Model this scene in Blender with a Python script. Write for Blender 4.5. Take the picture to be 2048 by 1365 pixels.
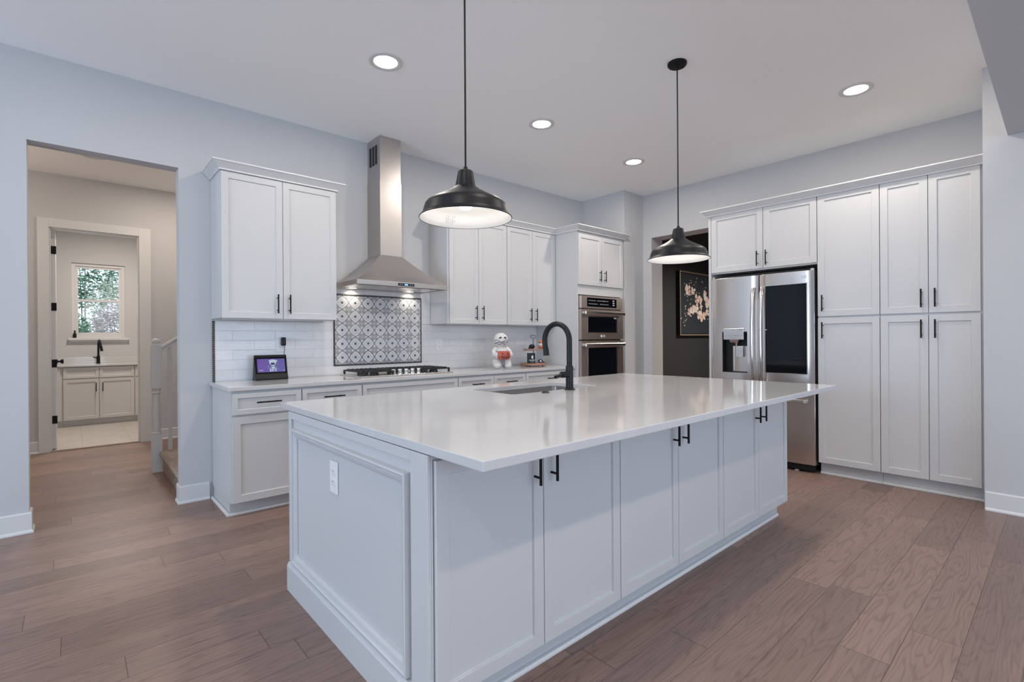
import bpy, bmesh, math, random
from mathutils import Vector, Matrix

random.seed(7)
C = bpy.context.scene.collection
SC = bpy.context.scene
for _o in list(bpy.data.objects):
    bpy.data.objects.remove(_o)

# ------------------------------------------------------------------ camera
CAM_LOC = Vector((0.0, -4.475, 1.2346))
YAW, PITCH, ROLL, FPX = math.radians(48.3948), math.radians(-0.0599), math.radians(-0.3945), 987.23
F = Vector((math.cos(YAW) * math.cos(PITCH), math.sin(YAW) * math.cos(PITCH), math.sin(PITCH)))
R = Vector((math.sin(YAW), -math.cos(YAW), 0.0))
U = R.cross(F)
R2 = R * math.cos(ROLL) + U * math.sin(ROLL)
U2 = U * math.cos(ROLL) - R * math.sin(ROLL)
cam_data = bpy.data.cameras.new('camera')
cam = bpy.data.objects.new('camera', cam_data)
C.objects.link(cam)
cam.matrix_world = Matrix(((R2.x, U2.x, -F.x, CAM_LOC.x), (R2.y, U2.y, -F.y, CAM_LOC.y),
                           (R2.z, U2.z, -F.z, CAM_LOC.z), (0, 0, 0, 1)))
cam_data.sensor_width = 36.0
cam_data.lens = FPX * 36.0 / 2048.0
cam_data.shift_y = -3.0 / 2048.0
cam_data.clip_start = 0.05
SC.camera = cam

# ------------------------------------------------------------------ world, daylight, exposure
world = bpy.data.worlds.new('sky')
SC.world = world
world.use_nodes = True
_bg = world.node_tree.nodes['Background']
_bg.inputs[0].default_value = (0.71, 0.81, 0.95, 1)
_bg.inputs[1].default_value = 2.7

SC.view_settings.view_transform = 'Standard'
SC.view_settings.look = 'None'
SC.view_settings.gamma = 1.0
SC.view_settings.exposure = 0.0
SC.view_settings.use_curve_mapping = False
SC.cycles.use_denoising = True
SC.cycles.max_bounces = 10
SC.cycles.diffuse_bounces = 6
SC.cycles.sample_clamp_indirect = 6.0


def area(name, loc, rot, sx, sy, energy, col, spread=None, shape='RECTANGLE'):
    d = bpy.data.lights.new(name, 'AREA')
    d.shape = shape
    d.size = sx
    if shape in ('RECTANGLE', 'ELLIPSE'):
        d.size_y = sy
    d.energy = energy
    d.color = col
    if spread:
        d.spread = math.radians(spread)
    o = bpy.data.objects.new(name, d)
    C.objects.link(o)
    o.location = loc
    o.rotation_euler = rot
    return o


ZC = 3.133
DAY = (0.74, 0.86, 1.0)
WARM = (1.0, 0.90, 0.80)
# daylight entering through the living-room windows behind the photographer
BACK_WINDOWS = [(-2.6, -0.9), (0.0, 1.7), (2.6, 4.3)]
for i, (x0, x1) in enumerate(BACK_WINDOWS):
    area('window_daylight', ((x0 + x1) / 2, -9.06, 1.55), (math.radians(90), 0, 0), x1 - x0, 2.1, 36, (0.55, 0.75, 1.0))
ADDED_SIDE_WINDOWS = [(-3.4, -1.4)]  # unseen kitchen-side window, added to brighten the island end panel
for i, (y0, y1) in enumerate(ADDED_SIDE_WINDOWS):
    area('window_daylight', (-4.56, (y0 + y1) / 2, 1.55), (0, math.radians(-90), 0), 2.1, y1 - y0, 120, (0.60, 0.78, 1.0))

# ------------------------------------------------------------------ materials
MATS = {}


def mat(name, col=(0.8, 0.8, 0.8), rough=0.5, metal=0.0, emit=None, estr=1.0, spec=0.5, coat=0.0):
    m = bpy.data.materials.new(name)
    m.use_nodes = True
    b = m.node_tree.nodes['Principled BSDF']
    b.inputs['Base Color'].default_value = (*col, 1)
    b.inputs['Roughness'].default_value = rough
    b.inputs['Metallic'].default_value = metal
    b.inputs['Specular IOR Level'].default_value = spec
    if coat:
        b.inputs['Coat Weight'].default_value = coat
        b.inputs['Coat Roughness'].default_value = 0.05
    if emit:
        b.inputs['Emission Color'].default_value = (*emit, 1)
        b.inputs['Emission Strength'].default_value = estr
    MATS[name] = m
    return m


class N:
    """value of a node socket with arithmetic, so patterns can be written as expressions"""
    nt = None

    def __init__(s, sock):
        s.s = sock

    @staticmethod
    def m(op, a, b=None, c=None):
        n = N.nt.nodes.new('ShaderNodeMath')
        n.operation = op
        for i, v in enumerate((a, b, c)):
            if v is None:
                continue
            if isinstance(v, N):
                N.nt.links.new(v.s, n.inputs[i])
            else:
                n.inputs[i].default_value = v
        return N(n.outputs[0])

    def __add__(s, o): return N.m('ADD', s, o)
    def __radd__(s, o): return N.m('ADD', o, s)
    def __sub__(s, o): return N.m('SUBTRACT', s, o)
    def __rsub__(s, o): return N.m('SUBTRACT', o, s)
    def __mul__(s, o): return N.m('MULTIPLY', s, o)
    def __rmul__(s, o): return N.m('MULTIPLY', o, s)
    def __truediv__(s, o): return N.m('DIVIDE', s, o)
    def floor(s): return N.m('FLOOR', s)
    def frac(s): return N.m('FRACT', s)
    def abs(s): return N.m('ABSOLUTE', s)
    def lt(s, o): return N.m('LESS_THAN', s, o)
    def gt(s, o): return N.m('GREATER_THAN', s, o)
    def sqrt(s): return N.m('SQRT', s)
    def sin(s): return N.m('SINE', s)
    def cos(s): return N.m('COSINE', s)
    def pow(s, o): return N.m('POWER', s, o)
    def min(s, o): return N.m('MINIMUM', s, o)
    def max(s, o): return N.m('MAXIMUM', s, o)


def coords(m):
    N.nt = m.node_tree
    g = m.node_tree.nodes.new('ShaderNodeNewGeometry')
    sp = m.node_tree.nodes.new('ShaderNodeSeparateXYZ')
    m.node_tree.links.new(g.outputs['Position'], sp.inputs[0])
    return N(sp.outputs[0]), N(sp.outputs[1]), N(sp.outputs[2])


def objcoords(m):
    N.nt = m.node_tree
    g = m.node_tree.nodes.new('ShaderNodeTexCoord')
    sp = m.node_tree.nodes.new('ShaderNodeSeparateXYZ')
    m.node_tree.links.new(g.outputs['Object'], sp.inputs[0])
    return N(sp.outputs[0]), N(sp.outputs[1]), N(sp.outputs[2])


def vec(x, y, z=0.0):
    n = N.nt.nodes.new('ShaderNodeCombineXYZ')
    for i, v in enumerate((x, y, z)):
        if isinstance(v, N):
            N.nt.links.new(v.s, n.inputs[i])
        else:
            n.inputs[i].default_value = v
    return n.outputs[0]


def noise(v, scale=5.0, detail=2.0, rough=0.5, dist=0.0):
    n = N.nt.nodes.new('ShaderNodeTexNoise')
    N.nt.links.new(v, n.inputs['Vector'])
    n.inputs['Scale'].default_value = scale
    n.inputs['Detail'].default_value = detail
    n.inputs['Roughness'].default_value = rough
    n.inputs['Distortion'].default_value = dist
    return N(n.outputs[0])


def white(v):
    n = N.nt.nodes.new('ShaderNodeTexWhiteNoise')
    N.nt.links.new(v, n.inputs['Vector'])
    return N(n.outputs['Value'])


def mixc(fac, a, b):
    n = N.nt.nodes.new('ShaderNodeMix')
    n.data_type = 'RGBA'
    if isinstance(fac, N):
        N.nt.links.new(fac.s, n.inputs[0])
    else:
        n.inputs[0].default_value = fac
    for k, v in ((6, a), (7, b)):
        if isinstance(v, tuple):
            n.inputs[k].default_value = (*v, 1)
        else:
            N.nt.links.new(v, n.inputs[k])
    return n.outputs[2]


def setin(m, name, v):
    b = m.node_tree.nodes['Principled BSDF']
    m.node_tree.links.new(v.s if isinstance(v, N) else v, b.inputs[name])


def bump(m, h, strength=0.3, dist=0.01):
    n = m.node_tree.nodes.new('ShaderNodeBump')
    n.inputs['Strength'].default_value = strength
    n.inputs['Distance'].default_value = dist
    m.node_tree.links.new(h.s, n.inputs['Height'])
    m.node_tree.links.new(n.outputs[0], m.node_tree.nodes['Principled BSDF'].inputs['Normal'])


def paint(name, col, rough, scale=220.0, strength=0.06):
    m = mat(name, col, rough)
    x, y, z = coords(m)
    bump(m, noise(vec(x, y, z), scale, 2), strength, 0.002)
    return m


paint('wall_paint', (0.535, 0.538, 0.55), 0.75)
paint('ceiling_paint', (0.95, 0.95, 0.95), 0.85)
paint('trim_paint', (0.66, 0.66, 0.66), 0.35, 60, 0.02)
paint('cabinet_paint', (0.575, 0.575, 0.58), 0.38, 60, 0.02)
paint('navy_paint', (0.035, 0.036, 0.042), 0.6)
paint('vanity_paint', (0.62, 0.60, 0.585), 0.4, 60, 0.02)
mat('black_metal', (0.007, 0.007, 0.008), 0.5, 0.0, spec=0.2)
mat('black_satin', (0.009, 0.010, 0.012), 0.42, spec=0.3)
mat('shade_inner', (0.52, 0.51, 0.495), 0.4)
mat('black_gap', (0.006, 0.006, 0.007), 0.6)
mat('black_plastic', (0.010, 0.010, 0.011), 0.4, spec=0.3)
mat('chrome', (0.80, 0.79, 0.77), 0.12, 1.0)
mat('white_plastic', (0.80, 0.80, 0.80), 0.3)
mat('slot', (0.05, 0.05, 0.05), 0.5)
mat('dark_glass', (0.004, 0.005, 0.007), 0.04, 0.0, spec=0.28)
mat('iron', (0.014, 0.014, 0.015), 0.5)
mat('lens', (1, 1, 1), 0.4, emit=(1.0, 0.97, 0.93), estr=6.0)
mat('bulb_glass', (1, 1, 1), 0.3, emit=(1.0, 0.90, 0.74), estr=1.6)
mat('hood_lens', (1, 1, 1), 0.3, emit=(1.0, 0.93, 0.80), estr=2.5)
mat('blue_led', (0.1, 0.3, 0.9), 0.3, emit=(0.2, 0.55, 1.0), estr=2.0)
mat('led_dim', (0.4, 0.4, 0.4), 0.3, emit=(0.6, 0.65, 0.7), estr=0.10)
mat('print_grey', (0.30, 0.30, 0.31), 0.4)
mat('print_dim', (0.07, 0.072, 0.08), 0.4)
mat('print_white', (0.75, 0.75, 0.75), 0.5)
mat('orange_glaze', (0.46, 0.085, 0.055), 0.3)
mat('orange_light', (0.55, 0.19, 0.10), 0.4)
mat('brown_dark', (0.03, 0.018, 0.014), 0.5)
mat('copper', (0.50, 0.26, 0.18), 0.35, 0.6)
mat('gold_frame', (0.62, 0.52, 0.38), 0.35, 0.6)
mat('frame_dark', (0.012, 0.010, 0.010), 0.5)
mat('canvas', (0.022, 0.030, 0.042), 0.7)
mat('petal', (0.82, 0.66, 0.56), 0.6)
mat('petal_pink', (0.72, 0.52, 0.48), 0.6)
mat('petal_white', (0.80, 0.78, 0.76), 0.6)
mat('petal_core', (0.22, 0.10, 0.07), 0.6)
mat('stem', (0.10, 0.085, 0.06), 0.7)
mat('navy_item', (0.03, 0.045, 0.09), 0.4)
mat('brushed_nickel', (0.55, 0.54, 0.52), 0.3, 1.0)
mat('post_metal', (0.20, 0.16, 0.14), 0.4, 0.7)
mat('bark', (0.30, 0.27, 0.25), 0.9)
mat('leaf_green', (0.17, 0.30, 0.20), 0.6)
mat('leaf_pale', (0.50, 0.54, 0.44), 0.6)
mat('leaf_pink', (0.60, 0.55, 0.53), 0.6)
mat('ground_outside', (0.25, 0.22, 0.16), 0.9)
m = mat('pane_glass', (1, 1, 1), 0.0)
m.node_tree.nodes['Principled BSDF'].inputs['Transmission Weight'].default_value = 1.0
m.node_tree.nodes['Principled BSDF'].inputs['IOR'].default_value = 1.02


def steel(name, col, rough, axis='x'):
    m = mat(name, col, rough, 1.0)
    x, y, z = coords(m)
    if axis == 'x':      # grain runs horizontally
        n = noise(vec(x * 3.0, y * 3.0, z * 900.0), 1.0, 2)
    else:                # grain runs vertically
        n = noise(vec(x * 900.0, y * 900.0, z * 3.0), 1.0, 2)
    setin(m, 'Roughness', n * 0.05 + (rough - 0.025))
    bump(m, n, 0.012, 0.001)
    return m


steel('steel', (0.52, 0.49, 0.47), 0.36, 'x')
steel('steel_fridge', (0.68, 0.63, 0.60), 0.22, 'z')
mat('steel_oven', (0.62, 0.54, 0.50), 0.32, 1.0)
steel('steel_bright', (0.74, 0.72, 0.70), 0.2, 'x')

# quartz worktop
m = mat('quartz', (0.80, 0.795, 0.79), 0.09, spec=0.5)
x, y, z = coords(m)
n = noise(vec(x, y, z), 3.0, 5, 0.6, 1.2)
setin(m, 'Base Color', mixc(n, (0.55, 0.548, 0.55), (0.61, 0.608, 0.608)))

# hardwood floor: boards along x, 0.168 m wide
m = mat('wood_floor', (0.2, 0.13, 0.1), 0.38)
x, y, z = coords(m)
W = 0.168
ry = (y + 10.075) / W
row = ry.floor()
shift = white(vec(row, 3.7, 1.3))
L = 1.45
rx = (x + 20.0) / L + shift * 7.31
col_ = rx.floor()
tone = white(vec(row, col_, 0.5))
tone2 = white(vec(row, col_, 9.5))
fy, fx = ry.frac(), rx.frac()
edge = N.m('MAXIMUM', (fy - 0.5).abs().gt(0.5 - 0.0075), (fx - 0.5).abs().gt(0.5 - 0.0011))
gx = x * 1.0 + tone * 31.0
gy = y * 1.0 + tone2 * 17.0
warp = noise(vec(gx * 0.75, gy * 5.5, tone), 1.5, 2, 0.5)
ring = (warp * 95.0 + gy * 60.0).sin() * 0.5 + 0.5
fine = noise(vec(gx * 3.0, gy * 120.0, tone2), 1.0, 4, 0.65)
blot = noise(vec(gx * 1.2, gy * 2.6, 2.0), 1.4, 3)
c1 = mixc(tone, (0.160, 0.107, 0.092), (0.285, 0.180, 0.145))
c2 = mixc(ring.pow(4.0) * 0.42, c1, (0.085, 0.055, 0.046))
c3 = mixc((fine - 0.38) * 1.1, c2, (0.38, 0.265, 0.222))
c4 = mixc((blot - 0.5).max(0.0) * 1.0, c3, (0.165, 0.120, 0.105))
c5 = mixc(edge * 0.8, c4, (0.055, 0.037, 0.032))
setin(m, 'Base Color', c5)
setin(m, 'Roughness', fine * 0.16 + 0.30)
bump(m, fine * 0.35 + ring * 0.15 - edge * 1.2, 0.22, 0.002)

# ceramic tile floor in the laundry
m = mat('tile_floor', (0.5, 0.47, 0.43), 0.35)
x, y, z = coords(m)
ex = ((x + 10.05) / 0.46).frac()
ey = ((y + 10.0) / 0.46).frac()
e = N.m('MAXIMUM', (ex - 0.5).abs().gt(0.492), (ey - 0.5).abs().gt(0.492))
n = noise(vec(x * 3.0, y * 9.0, z), 1.5, 5, 0.62, 0.8)
setin(m, 'Base Color', mixc(e * 0.6, mixc(n, (0.36, 0.33, 0.30), (0.66, 0.63, 0.60)), (0.32, 0.30, 0.27)))

# hand-made white brick tile of the splashback
m = mat('brick_tile', (0.62, 0.6, 0.6), 0.22)
x, y, z = coords(m)
RH, BW = 0.0785, 0.322
bz = (z - 0.924 + RH * 2) / RH
brow = bz.floor()
odd = (brow * 0.5).frac() * 2.0
bx = (x - 0.956 + BW * 10) / BW + odd * 0.5
fz, fx2 = bz.frac(), bx.frac()
mz = (fz - 0.5).abs().gt(0.5 - 0.026)
mx = (fx2 - 0.5).abs().gt(0.5 - 0.0062)
mort = N.m('MAXIMUM', mz, mx)
t1 = white(vec(brow, bx.floor(), 4.0))
nn = noise(vec(x, y, z), 22.0, 3)
nb = noise(vec(x, y, z), 60.0, 2)
tc = mixc(t1, (0.73, 0.715, 0.715), (0.80, 0.785, 0.78))
tc2 = mixc((nn - 0.5).max(0.0) * 1.2, tc, (0.66, 0.64, 0.65))
setin(m, 'Base Color', mixc(mort * 0.75, tc2, (0.56, 0.55, 0.56)))
setin(m, 'Roughness', mort * 0.5 + 0.2)
bump(m, nb * 0.5 + nn * 0.7 - mort * 1.5, 0.25, 0.004)

# patterned cement-look tile behind the cooktop
m = mat('patterned_tile', (0.6, 0.6, 0.6), 0.4)
x, y, z = coords(m)
P = 0.1275
ux = (x - 1.86) / P + 40.5
uz = (z - 1.583) / P + 40.5
px_, pz_ = ux.frac() - 0.5, uz.frac() - 0.5
ax, az = px_.abs(), pz_.abs()
cx_, cz_ = 0.5 - ax, 0.5 - az             # distance to the tile corner
rc = (cx_ * cx_ + cz_ * cz_).sqrt()
c2t = (cx_ * cx_ - cz_ * cz_).abs() / (rc * rc + 0.0001)   # |cos 2 theta|
c4t = c2t * c2t * 2.0 - 1.0
rad = 0.315 + c2t.pow(9.0) * 0.13 - (c2t - 0.62).abs().lt(0.16) * 0.0 - ((c2t - 0.80) * 9.0).abs().min(1.0) * 0.0 + c4t * 0.022
dl = rc - rad
line = dl.abs().lt(0.036)
inside = rc.lt(0.225)
cross = cx_.min(cz_).lt(0.018)
ring2 = (rc - 0.232).abs().lt(0.010)
rd = (px_ * px_ + pz_ * pz_).sqrt()
dots = ((ax - 0.062) * (ax - 0.062) + az * az).sqrt().lt(0.047).max(((az - 0.062) * (az - 0.062) + ax * ax).sqrt().lt(0.047))
dia = (ax + az).lt(0.185)
halo = (((ax + az) - 0.27).abs()).lt(0.055)
halo2 = (dl - 0.085).abs().lt(0.016)
seam = ax.gt(0.494).max(az.gt(0.494))
tn = white(vec(ux.floor(), uz.floor(), 2.0))
wear = noise(vec(x, y, z), 45.0, 3)
base = mixc(wear, (0.62, 0.615, 0.63), (0.74, 0.73, 0.735))
k1 = mixc(inside, base, (0.36, 0.345, 0.345))
k2 = mixc(cross * inside, k1, (0.60, 0.585, 0.58))
k3 = mixc(ring2, k2, (0.30, 0.29, 0.29))
k4 = mixc(halo * 0.6, k3, (0.52, 0.52, 0.55))
k4b = mixc(halo2 * 0.5, k4, (0.56, 0.55, 0.57))
k5 = mixc(dia, k4b, (0.74, 0.735, 0.74))
k6 = mixc(line * (0.72 + tn * 0.25), k5, (0.055, 0.053, 0.056))
k7 = mixc(dots, k6, (0.035, 0.035, 0.04))
k8 = mixc(seam * 0.15, k7, (0.42, 0.41, 0.41))
setin(m, 'Base Color', k8)

# dark twisted-rope liner tile
m = mat('rope_liner', (0.05, 0.05, 0.05), 0.3)
x, y, z = coords(m)
s_ = ((x + z) * 330.0).sin()
setin(m, 'Base Color', mixc(s_.gt(0.35) * 0.75, (0.020, 0.020, 0.023), (0.26, 0.25, 0.25)))
bump(m, s_, 0.6, 0.004)
m = mat('bead_liner', (0.05, 0.05, 0.05), 0.3)
x, y, z = coords(m)
s_ = (z * 430.0).sin()
setin(m, 'Base Color', mixc(s_.gt(0.45) * 0.7, (0.020, 0.020, 0.023), (0.42, 0.41, 0.41)))
bump(m, s_, 0.6, 0.004)

# carpet
m = mat('carpet', (0.45, 0.36, 0.30), 0.95)
x, y, z = coords(m)
n = noise(vec(x, y, z), 130.0, 3, 0.7)
setin(m, 'Base Color', mixc((n - 0.5) * 3.0 + 0.5, (0.20, 0.15, 0.12), (0.66, 0.56, 0.48)))
bump(m, n, 1.0, 0.012)

# bandage ceramic
m = mat('bandage', (0.74, 0.73, 0.71), 0.4)
x, y, z = coords(m)
w_ = noise(vec(x, y, z), 9.0, 2)
b_ = ((z * 1.0 + x * 0.28 + w_ * 0.05) * 400.0).sin()
setin(m, 'Base Color', mixc(b_.lt(-0.86) * 0.55, (0.78, 0.77, 0.75), (0.24, 0.24, 0.25)))
bump(m, b_, 0.6, 0.003)

# wood slice tray
m = mat('tray_wood', (0.4, 0.22, 0.15), 0.5)
x, y, z = coords(m)
n = noise(vec(x * 6.0, y * 6.0, z * 60.0), 3.0, 4)
setin(m, 'Base Color', mixc(n, (0.16, 0.075, 0.05), (0.52, 0.30, 0.21)))

# screen of the smart display: purple dusk gradient
m = mat('screen', (0.02, 0.02, 0.03), 0.1)
x, y, z = objcoords(m)
n = noise(vec(x * 6.0, 0.0, z * 6.0), 2.0, 2)
cc = mixc(n * 0.5 + x * 2.0 + 0.25, (0.17, 0.07, 0.36), (0.10, 0.12, 0.36))
setin(m, 'Emission Color', cc)
m.node_tree.nodes['Principled BSDF'].inputs['Emission Strength'].default_value = 0.85
mat('screen_pale', (0.1, 0.1, 0.1), 0.2, emit=(0.42, 0.52, 0.62), estr=0.85)
mat('screen_dark', (0.01, 0.01, 0.02), 0.2, emit=(0.03, 0.05, 0.12), estr=0.8)

# ------------------------------------------------------------------ mesh helpers
WLOC = {}


class MB:
    def __init__(s):
        s.bm = bmesh.new()

    def box(s, x0, y0, z0, x1, y1, z1):
        xs, ys, zs = sorted((x0, x1)), sorted((y0, y1)), sorted((z0, z1))
        v = [s.bm.verts.new((x, y, z)) for z in zs for y in ys for x in xs]
        for f in ((0, 2, 3, 1), (4, 5, 7, 6), (0, 1, 5, 4), (2, 6, 7, 3), (0, 4, 6, 2), (1, 3, 7, 5)):
            s.bm.faces.new([v[i] for i in f])
        return s

    def prism(s, pts, axis, a, b):
        """polygon pts extruded along axis from a to b; pts give the two other coordinates in order"""
        def mk(p, t):
            if axis == 'x': return (t, p[0], p[1])
            if axis == 'y': return (p[0], t, p[1])
            return (p[0], p[1], t)
        A = [s.bm.verts.new(mk(p, a)) for p in pts]
        B = [s.bm.verts.new(mk(p, b)) for p in pts]
        n = len(pts)
        s.bm.faces.new(A[::-1])
        s.bm.faces.new(B)
        for i in range(n):
            j = (i + 1) % n
            s.bm.faces.new((A[i], A[j], B[j], B[i]))
        return s

    def loft(s, rings, close=True, cap=True):
        V = [[s.bm.verts.new(p) for p in r] for r in rings]
        n = len(V[0])
        for k in range(len(V) - 1):
            for i in range(n if close else n - 1):
                j = (i + 1) % n
                s.bm.faces.new((V[k][i], V[k][j], V[k + 1][j], V[k + 1][i]))
        if cap:
            s.bm.faces.new(V[0][::-1])
            s.bm.faces.new(V[-1])
        return s

    def lathe(s, prof, c, n=32, cap0=True, cap1=True):
        rings = []
        for (r, z) in prof:
            rings.append([(c[0] + r * math.cos(2 * math.pi * i / n), c[1] + r * math.sin(2 * math.pi * i / n), c[2] + z) for i in range(n)])
        V = [[s.bm.verts.new(p) for p in r] for r in rings]
        for k in range(len(V) - 1):
            for i in range(n):
                j = (i + 1) % n
                s.bm.faces.new((V[k][i], V[k][j], V[k + 1][j], V[k + 1][i]))
        if cap0: s.bm.faces.new(V[0][::-1])
        if cap1: s.bm.faces.new(V[-1])
        return s

    def tube(s, pts, r, n=12, radii=None):
        pts = [Vector(p) for p in pts]
        rings = []
        prev = None
        for i, p in enumerate(pts):
            d = (pts[min(i + 1, len(pts) - 1)] - pts[max(i - 1, 0)]).normalized()
            if prev is None:
                a = Vector((0, 0, 1)) if abs(d.z) < 0.9 else Vector((1, 0, 0))
                u = d.cross(a).normalized()
            else:
                u = (prev - d * prev.dot(d)).normalized()
            prev = u
            w = d.cross(u)
            rr = radii[i] if radii else r
            rings.append([tuple(p + (u * math.cos(2 * math.pi * k / n) + w * math.sin(2 * math.pi * k / n)) * rr) for k in range(n)])
        return s.loft(rings)

    def cyl(s, a, b, r, n=20):
        return s.tube([a, b], r, n)

    def ball(s, c, rx, ry=None, rz=None, n=16, m_=10):
        ry, rz = ry or rx, rz or rx
        mtx = Matrix.Translation(c) @ Matrix.Diagonal((rx, ry, rz, 1))
        bmesh.ops.create_uvsphere(s.bm, u_segments=n, v_segments=m_, radius=1.0, matrix=mtx)
        return s

    def xform(s, mtx):
        bmesh.ops.transform(s.bm, matrix=mtx, verts=s.bm.verts)
        return s

    def add(s, other):
        me = bpy.data.meshes.new('tmp')
        other.bm.to_mesh(me)
        s.bm.from_mesh(me)
        bpy.data.meshes.remove(me)
        return s


def obj(name, mb, material, parent=None, bevel=0.0, smooth=False, label=None, seg=2, angle=40):
    bm = mb.bm
    bmesh.ops.recalc_face_normals(bm, faces=bm.faces)
    lo = Vector([min(v.co[i] for v in bm.verts) for i in range(3)])
    hi = Vector([max(v.co[i] for v in bm.verts) for i in range(3)])
    org = Vector(((lo.x + hi.x) / 2, (lo.y + hi.y) / 2, lo.z))
    bmesh.ops.translate(bm, vec=-org, verts=bm.verts)
    me = bpy.data.meshes.new(name)
    bm.to_mesh(me)
    bm.free()
    me.materials.append(MATS[material])
    if smooth:
        for p in me.polygons:
            p.use_smooth = True
        try:
            me.set_sharp_from_angle(angle=math.radians(angle))
        except Exception:
            pass
    o = bpy.data.objects.new(name, me)
    C.objects.link(o)
    if parent is not None:
        o.parent = parent
        o.location = org - WLOC[parent.name]
    else:
        o.location = org
    WLOC[o.name] = org
    if bevel:
        b = o.modifiers.new('bevel', 'BEVEL')
        b.width = bevel
        b.segments = seg
        b.limit_method = 'ANGLE'
        b.angle_limit = math.radians(35)
        b.harden_normals = False
    if label:
        o['label'] = label
    return o


def tag(o, label, cat, group=None):
    o['label'] = label
    o['category'] = cat
    if group:
        o['group'] = group
    return o


def thing(name, label, cat, loc=(0, 0, 0), group=None):
    o = bpy.data.objects.new(name, None)
    o.empty_display_size = 0.1
    C.objects.link(o)
    o.location = loc
    WLOC[o.name] = Vector(loc)
    return tag(o, label, cat, group)


def struct(name, mb, material, bevel=0.0, parent=None, smooth=False):
    o = obj(name, mb, material, parent, bevel, smooth)
    if parent is None:
        o['kind'] = 'structure'
    return o


def dup(root, loc, label=None, group=None):
    r = root.copy()
    C.objects.link(r)
    r.location = loc
    if label: r['label'] = label
    if group: r['group'] = group
    WLOC[r.name] = Vector(loc)
    for ch in list(root.children):
        c = ch.copy()
        C.objects.link(c)
        c.parent = r
        for g in ch.children:
            d = g.copy()
            C.objects.link(d)
            d.parent = c
    return r


def text_mb(s, size, depth=0.0006, bold=0.0):
    cu = bpy.data.curves.new('lettering', 'FONT')
    cu.body = s
    cu.size = size
    cu.extrude = depth
    cu.offset = bold
    cu.align_x = 'CENTER'
    cu.align_y = 'CENTER'
    o = bpy.data.objects.new('lettering', cu)
    C.objects.link(o)
    dg = bpy.context.evaluated_depsgraph_get()
    me = bpy.data.meshes.new_from_object(o.evaluated_get(dg))
    mb = MB()
    mb.bm.from_mesh(me)
    bpy.data.objects.remove(o)
    bpy.data.curves.remove(cu)
    bpy.data.meshes.remove(me)
    return mb.xform(Matrix.Rotation(math.radians(90), 4, 'X'))   # faces -y, upright


# facing: the direction a cabinet front looks ('S' = -y, 'W' = -x, 'N' = +y)
ROT = {'S': 0.0, 'W': -math.pi / 2, 'N': math.pi}


def face_mtx(facing, o):
    return Matrix.Translation(o) @ Matrix.Rotation(ROT[facing], 4, 'Z')


def shaker_mb(w, h, rail=0.068, t=0.02, depth=0.009):
    """door lying in x 0..w, z 0..h, front at y = -t"""
    mb = MB().box(0, -t, 0, w, 0, h)
    bm = mb.bm
    bm.normal_update()
    bm.faces.ensure_lookup_table()
    f = min(bm.faces, key=lambda q: q.calc_center_median().y)
    bmesh.ops.inset_individual(bm, faces=[f], thickness=min(rail, h * 0.33), depth=0)
    bmesh.ops.inset_individual(bm, faces=[f], thickness=0.003, depth=-depth)
    return mb


def pull_mb(L, vertical, off=0.032, r=0.0055):
    mb = MB()
    if vertical:
        mb.cyl((0, -off, -L / 2), (0, -off, L / 2), r, 10)
        for s in (-0.32, 0.32):
            mb.cyl((0, 0, s * L), (0, -off, s * L), r * 0.85, 8)
    else:
        mb.cyl((-L / 2, -off, 0), (L / 2, -off, 0), r, 10)
        for s in (-0.32, 0.32):
            mb.cyl((s * L, 0, 0), (s * L, -off, 0), r * 0.85, 8)
    return mb


def front(parent, name, facing, o, w, h, handle=None, hl=0.145, material='cabinet_paint', rail=0.068, hmat='black_metal'):
    """shaker door or drawer front; o = lower corner at viewer's left, on the carcass plane;
    handle = (u, v, vertical) measured from the lower left corner"""
    g = 0.0018
    mtx = face_mtx(facing, o)
    mb = shaker_mb(w - 2 * g, h - 2 * g, rail).xform(mtx @ Matrix.Translation((g, 0, g)))
    d = obj(name, mb, material, parent, 0.0016)
    if handle:
        u, v, ver = handle
        hb = pull_mb(hl, ver).xform(mtx @ Matrix.Translation((u, -0.02, v)))
        obj('handle', hb, hmat, d, 0, True)
    return d


CROWN = [(0, 0), (0.012, 0), (0.012, 0.010), (0.020, 0.018), (0.040, 0.036), (0.056, 0.050), (0.062, 0.052), (0.062, 0.062), (0, 0.062)]


def crown_run(mb, path, z, prof=CROWN):
    """moulding swept along a plan path (list of xy), outward to the path's right-hand side, mitred"""
    P_ = [Vector((p[0], p[1])) for p in path]
    rings = []
    for i, p in enumerate(P_):
        def nrm(a, b):
            d = (b - a).normalized()
            return Vector((d.y, -d.x))
        if i == 0: n = nrm(P_[0], P_[1]); k = 1.0
        elif i == len(P_) - 1: n = nrm(P_[-2], P_[-1]); k = 1.0
        else:
            n1, n2 = nrm(P_[i - 1], p), nrm(p, P_[i + 1])
            n = (n1 + n2).normalized()
            k = 1.0 / max(0.2, n.dot(n1))
        rings.append([(p.x + n.x * o * k, p.y + n.y * o * k, z + h) for (o, h) in prof])
    mb.loft(rings)
    return mb


BASEP = [(0, 0), (0.022, 0), (0.022, 0.010), (0.015, 0.020), (0.013, 0.022), (0.013, 0.126), (0.008, 0.134), (0, 0.134)]

# ------------------------------------------------------------------ setting
XW0, YB, XR = -4.6, -9.1, 9.6
struct('floor', MB().box(XW0, YB, -0.1, XR, 3.10, 0.0), 'wood_floor')
struct('floor_laundry', MB().box(-1.8, 3.10, -0.1, 2.2, 6.0, 0.0), 'tile_floor')
struct('ceiling', MB().box(XW0, YB, ZC, XR, 6.0, ZC + 0.12), 'ceiling_paint')

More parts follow.
